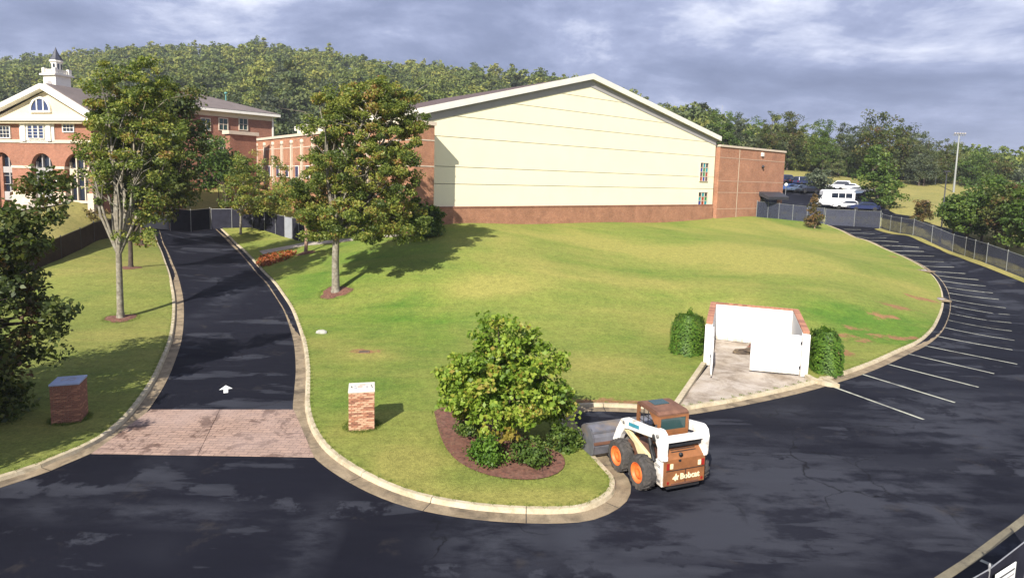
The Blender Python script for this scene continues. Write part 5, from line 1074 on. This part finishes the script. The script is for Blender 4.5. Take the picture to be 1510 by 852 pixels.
# right hand trees
tree('deciduous_tree', 'tall full green tree standing in the field beyond the car park', (1298,306), 0, [(1298,240,20,22,0),(1288,262,24,22,0),(1310,265,20,22,0),(1298,285,34,18,0),(1297,228,12,14,0)], 90, 5200, .8, .21, MAT['lf_green'], MAT['bark_dark'], 71, 298, .17, None, 10, .45)
tree('round_tree', 'round grey green tree between the parked cars and the shuttle bus', (1208,284), 0, [(1208,264,18,17,0)], 50, 2600, .8, .2, MAT['lf_gray'], MAT['bark_dark'], 72, 278, .12, None, 8, .5)
tree('conical_tree', 'small bronze green conical tree at the top end of the lawn', (1201,338), 0, [(1201,322,13,14,0),(1201,306,10,14,0),(1201,294,5,8,0)], 50, 2400, .4, .13, MAT['lf_rust'], MAT['bark_pink'], 73, 333, .08, None, 8, .45)
tree('conical_tree', 'small dark conical tree behind the long fence', (1360,333), 0, [(1360,317,14,12,0),(1360,304,9,11,0)], 45, 2000, .5, .16, MAT['lf_rust'], MAT['bark_dark'], 74, 327, .09, None, 8, .45)
for px, py, rx, top, lab, sd in [(1424,362,30,283,'leftmost green tree of the clump behind the long fence',81),(1447,358,34,265,'tall green tree in the middle of the clump behind the long fence',82),(1484,372,32,270,'green tree toward the right end of the clump behind the long fence',83),(1516,385,34,268,'green tree cut by the right edge of the picture',84),(1405,348,20,290,'small green tree at the left end of the clump near the dark lamp post',85),(1466,352,26,258,'tall slender tree at the back of the clump behind the long fence',86),(1502,364,28,262,'dark tall tree at the back of the clump near the right edge',87)]:
    hh = py-14-top; tree('deciduous_tree', lab, (px, py), 0, [(px, top+hh*.35, rx*.8, hh*.36, 0), (px-rx*.3, top+hh*.62, rx*.75, hh*.34, 0), (px+rx*.35, top+hh*.66, rx*.7, hh*.32, 0)], 90, 5200, .7, .18, MAT['lf_green'] if sd != 83 else MAT['lf_dark'], MAT['bark_dark'], sd, py-14, .14, 'clump of trees behind the long fence', 10, .45)
# ------------------------------------------------------------------ wooded hill
RIDGE = np.array([(-900,170),(-300,125),(0,108),(60,102),(130,93),(200,86),(260,83),(330,85),(365,83),(440,91),(520,104),(600,113),(680,119),(760,126),(830,134),(870,144),(930,166),(1000,188),(1060,202),(1130,215),(1200,232),(1290,246),(1350,254),(1420,264),(1510,276),(1700,280),(2400,300)], float)
def ridge_d(px): return np.interp(px, [-900, 300, 900, 1300, 2400], [420, 420, 360, 300, 300])
def hillpt(px, t):
    """t = 0 at the foot of the hill, 1 on the ridge"""
    px = np.atleast_1d(np.asarray(px, float)); t = np.atleast_1d(np.asarray(t, float)); d0 = np.interp(px, [-900, 200, 1050, 1200, 2400], [135, 150, 150, 158, 150]); d1 = ridge_d(px)
    v = _F[None]+((px-755)/FPX)[:, None]*_R[None]; hz = np.array([v[:, 0], v[:, 1]]).T; hl = np.linalg.norm(hz, axis=1)
    yr = np.interp(px, RIDGE[:, 0], RIDGE[:, 1]); pr_ = _C+d1[:, None]*(v-((yr-CY)/FPX)[:, None]*_U[None]); a = _C+d0[:, None]*v
    z0 = np.where(True, zf(np.clip(a[:, 0], -145, 145), np.clip(a[:, 1], -30, 180)), 0)-1.5; xy = a[:, :2]+(pr_[:, :2]-a[:, :2])*t[:, None]; z = z0+(pr_[:, 2]-z0)*(t**1.05)
    return np.c_[xy, z]
pxs = np.arange(-900, 2401, 30.); rows = [hillpt(pxs, np.full(len(pxs), t)) for t in np.linspace(0, 1, 14)]
rr_ = rows[-1].copy(); far = rr_.copy(); far[:, :2] *= 1.5; far[:, 2] = -1; rows.append(far); V = np.concatenate(rows); n = len(pxs)
link('hill', fast_mesh('hill', V, [(r*n+i, r*n+i+1, (r+1)*n+i+1, (r+1)*n+i) for r in range(len(rows)-1) for i in range(n-1)], MAT['hill'], True))['kind'] = 'structure'
FM = []
for k in range(8):
    r = np.random.default_rng(200+k); R_ = 1.0; bl = [((0, 0, 1.0), (.85, .85, .75))]+[((r.uniform(-.5, .5), r.uniform(-.5, .5), r.uniform(.7, 1.6)), (r.uniform(.4, .6),)*2+(r.uniform(.35, .55),)) for _ in range(4)]
    if k == 7: bl = [((0, 0, .5), (.55, .55, .4)), ((0, 0, 1.1), (.42, .42, .5)), ((0, 0, 1.8), (.25, .25, .55))]
    p, out, tint, cc = crown_points(bl, 50, 2600, .23, 300+k, .62); V, Fq = leaf_quads(p, .06, 400+k, .35, out, .75); tn = np.repeat(tint, 4); b_ = MB(); b_.tube([(0, 0, -.5), (0, 0, .4), (.05, 0, 1.2)], [.07, .06, .02], 6, False)
    me = fast_mesh('woodland_tree', V, Fq, MAT['lf_forest'], False, {'tint': tn}); FM.append((V, Fq, tn, me))
# places: jittered rows on the visible face, bigger in front
pl = []
for j, t in enumerate(np.linspace(0.0, 1.0, 19)**1.15):
    step = 26-8*t
    for px in np.arange(-130+(j % 2)*step/2, 1660, step): pl.append((px+rng.uniform(-6, 6), np.clip(t+rng.uniform(-.02, .02), 0, 1)))
pl = np.array(pl); pos = hillpt(pl[:, 0], pl[:, 1]); dist = np.linalg.norm(pos-_C, axis=1); size = 6.0*(.55+.45*rng.random(len(pos))+.5*rng.random(len(pos))**2*(1-pl[:, 1]**3))
size *= np.interp(pl[:, 0], [1020, 1230], [1.08, .66]); inside_ = (pl[:, 0] > -20) & (pl[:, 0] < 1530)
order = np.argsort(dist/size+np.where(inside_, 0, 1e5)); NI = 285
for i in order[:NI]:
    o = link('woodland_tree', FM[rng.integers(8)][3], None, tuple(pos[i])); o.scale = (size[i],)*2+(size[i]*rng.uniform(.8, 1.08),); o.rotation_euler = (0, 0, rng.uniform(0, 6.28)); tag(o, 'broadleaf tree among the lower trees of the wooded hillside behind the school', 'tree', 'trees of the wooded hillside')
VV, FF, TT = [], [], []; base_ = 0
for i in order[NI:]:
    V, Fq, tn, _ = FM[rng.integers(8)]; far_ = not inside_[i]; q = 5 if far_ else 3
    sel = rng.random(len(Fq)) < (1/q); Vs = V.reshape(-1, 4, 3)[sel]; c = Vs.mean(1, keepdims=True); Vs = c+(Vs-c)*math.sqrt(q)*.95; a = rng.uniform(0, 6.28); ca, sa_ = math.cos(a), math.sin(a); s = size[i]; sz_ = s*rng.uniform(.8, 1.08)
    Vx = np.stack([(Vs[..., 0]*ca-Vs[..., 1]*sa_)*s, (Vs[..., 0]*sa_+Vs[..., 1]*ca)*s, Vs[..., 2]*sz_], -1)+pos[i]; VV.append(Vx.reshape(-1, 3)); sh = rng.uniform(-.42, .42); TT.append(np.clip(tn.reshape(-1, 4)[sel].ravel()+sh, 0, 1))
VV = np.concatenate(VV); o = link('woodland', fast_mesh('woodland', VV, np.arange(len(VV)).reshape(-1, 4), MAT['lf_forest'], False, {'tint': np.concatenate(TT)})); o['kind'] = 'stuff'
# the nearer tree line on the right, each tree its own
TL = [(1062,250,158,24,'green'),(1085,255,163,26,'gray'),(1112,258,172,24,'green'),(1132,258,164,20,'dark'),(1160,256,165,26,'dark'),(1186,256,178,24,'forest'),(1212,258,172,22,'green'),(1236,262,182,22,'forest'),(1258,264,175,24,'gray'),(1286,266,164,36,'dark'),(1318,268,172,30,'dark'),(1340,270,186,26,'gray'),(1362,272,196,22,'forest'),(1384,275,204,24,'dark'),(1408,280,212,24,'forest'),(1432,285,218,26,'green'),(1458,290,226,28,'dark'),(1486,295,232,28,'green'),(1512,300,240,28,'gray'),(1148,262,200,18,'forest'),(1172,262,206,18,'green'),(1225,262,212,18,'forest'),(1250,264,214,18,'green'),(1330,270,220,22,'forest'),(1355,272,226,20,'gray'),(1375,278,235,22,'dark')]
WORD = {'green': 'fresh green', 'gray': 'greyish green', 'dark': 'dark green', 'forest': 'olive green', 'rust': 'bronze tinged'}
cnt = {}
for k, (px, py, top, rx, mt_) in enumerate(TL):
    def base_f(px=px, py=py): 
        q = P(px, py, 146+(k % 3)*5); return q
    d_ = 146+(k % 3)*5; q = P(px, py, d_); hh = py-top; o = empty('treeline_tree', tuple(q), 0, None, 'tree', 'line of trees at the far edge of the field'); m_ = d_/FPX; r_ = random.Random(k)
    H_ = hh*m_; R2 = rx*m_; bl = [((0, 0, H_*.72), (R2*.75, R2*.75, H_*.28)), ((R2*.35, 0, H_*.5), (R2*.7, R2*.7, H_*.26)), ((-R2*.4, 0, H_*.48), (R2*.65, R2*.7, H_*.25)), ((0, 0, H_*.28), (R2*.9, R2*.8, H_*.22))]
    me, cc = crown_mesh('crown', bl, 90, 5600, R2*.24, R2*.046, MAT['lf_'+mt_], 500+k, .5); link('crown', me, o); b_ = MB(); limbs(b_, (0, 0, -1), (0, 0, H_*.2), [cc[i] for i in range(0, 60, 8)], .22, k); b_.build('trunk', MAT['bark_dark'], o)
    near = 'low' if hh < 62 else 'tall'
    ref = ('behind the brick wing' if px < 1165 else 'above the parked cars' if px < 1215 else 'above the shuttle bus' if px < 1270 else 'behind the tall field tree' if px < 1335 else 'left of the floodlight mast' if px < 1405 else 'right of the floodlight mast')
    lab = f'{near} {WORD[mt_]} far tree {ref}'; cnt[lab] = cnt.get(lab, 0)+1
    if cnt[lab] > 1: lab += ', nearer the right edge'
    o['label'] = lab
# ------------------------------------------------------------------ grass tufts at edges
def blades(pts, n_each, spread, hgt, seed):
    r = np.random.default_rng(seed); c = np.repeat(np.asarray(pts)[:, :2], n_each, 0)+r.normal(size=(len(pts)*n_each, 2))*spread; n = len(c); z = zf(c[:, 0], c[:, 1])+.115
    a = r.random(n)*6.28; w = .006+.006*r.random(n); h = hgt*(.5+r.random(n)); lean = r.normal(size=(n, 2))*.5*h[:, None]; d = np.c_[np.cos(a), np.sin(a)]*w[:, None]
    V = np.stack([np.c_[c-d, z], np.c_[c+d, z], np.c_[c+lean+d*.2, z+h], np.c_[c+lean-d*.2, z+h]], 1).reshape(-1, 3); return V
ed = [p for l in (offset_line(em, sm_*.70), offset_line(el, sl_*.70)) for p in l if 0 < p[1] < 42]
VB = [blades(ed, 42, .07, .05, 1)]
for px, py in ((533.5, 632), (104, 622)):
    g = G(px, py); ring = [(g[0]+math.cos(a)*rr, g[1]+math.sin(a)*rr) for a in np.linspace(0, 6.28, 60) for rr in (.56, .64)]; VB.append(blades(ring, 14, .05, .075, 2))
for px, py, R_ in ((178, 472, .95), (495, 433, 1.15)):
    g = G(px, py); VB.append(blades([(g[0]+math.cos(a)*R_, g[1]+math.sin(a)*R_) for a in np.linspace(0, 6.28, 60)], 16, .09, .07, 3))
VB.append(blades(offset_line(np.r_[bedl, bedl[:1]], 0), 26, .10, .06, 4)); VB = np.concatenate(VB); nb_ = len(VB)//4
MAT['blade'] = leaf_mat('grass_blades', [(.075, .12, .02), (.13, .19, .03), (.24, .23, .065)], .3)
o = link('grass_tufts', fast_mesh('grass_tufts', VB, np.arange(4*nb_).reshape(-1, 4), MAT['blade'], False, {'tint': np.repeat(rng.random(nb_), 4)})); o['kind'] = 'stuff'
# ------------------------------------------------------------------ air
hm, ht, ho = newmat('haze'); pv_ = nd(ht, 'ShaderNodeVolumePrincipled'); pv_.inputs['Color'].default_value = (.86, .91, 1, 1); pv_.inputs['Density'].default_value = .0003; pv_.inputs['Anisotropy'].default_value = .2
ht.links.new(pv_.outputs[0], ho.inputs['Volume'])
hz_ = MB().bx(-3100, 3100, -3100, 3100, -2.7, 115).build('haze', hm); hz_['kind'] = 'stuff'
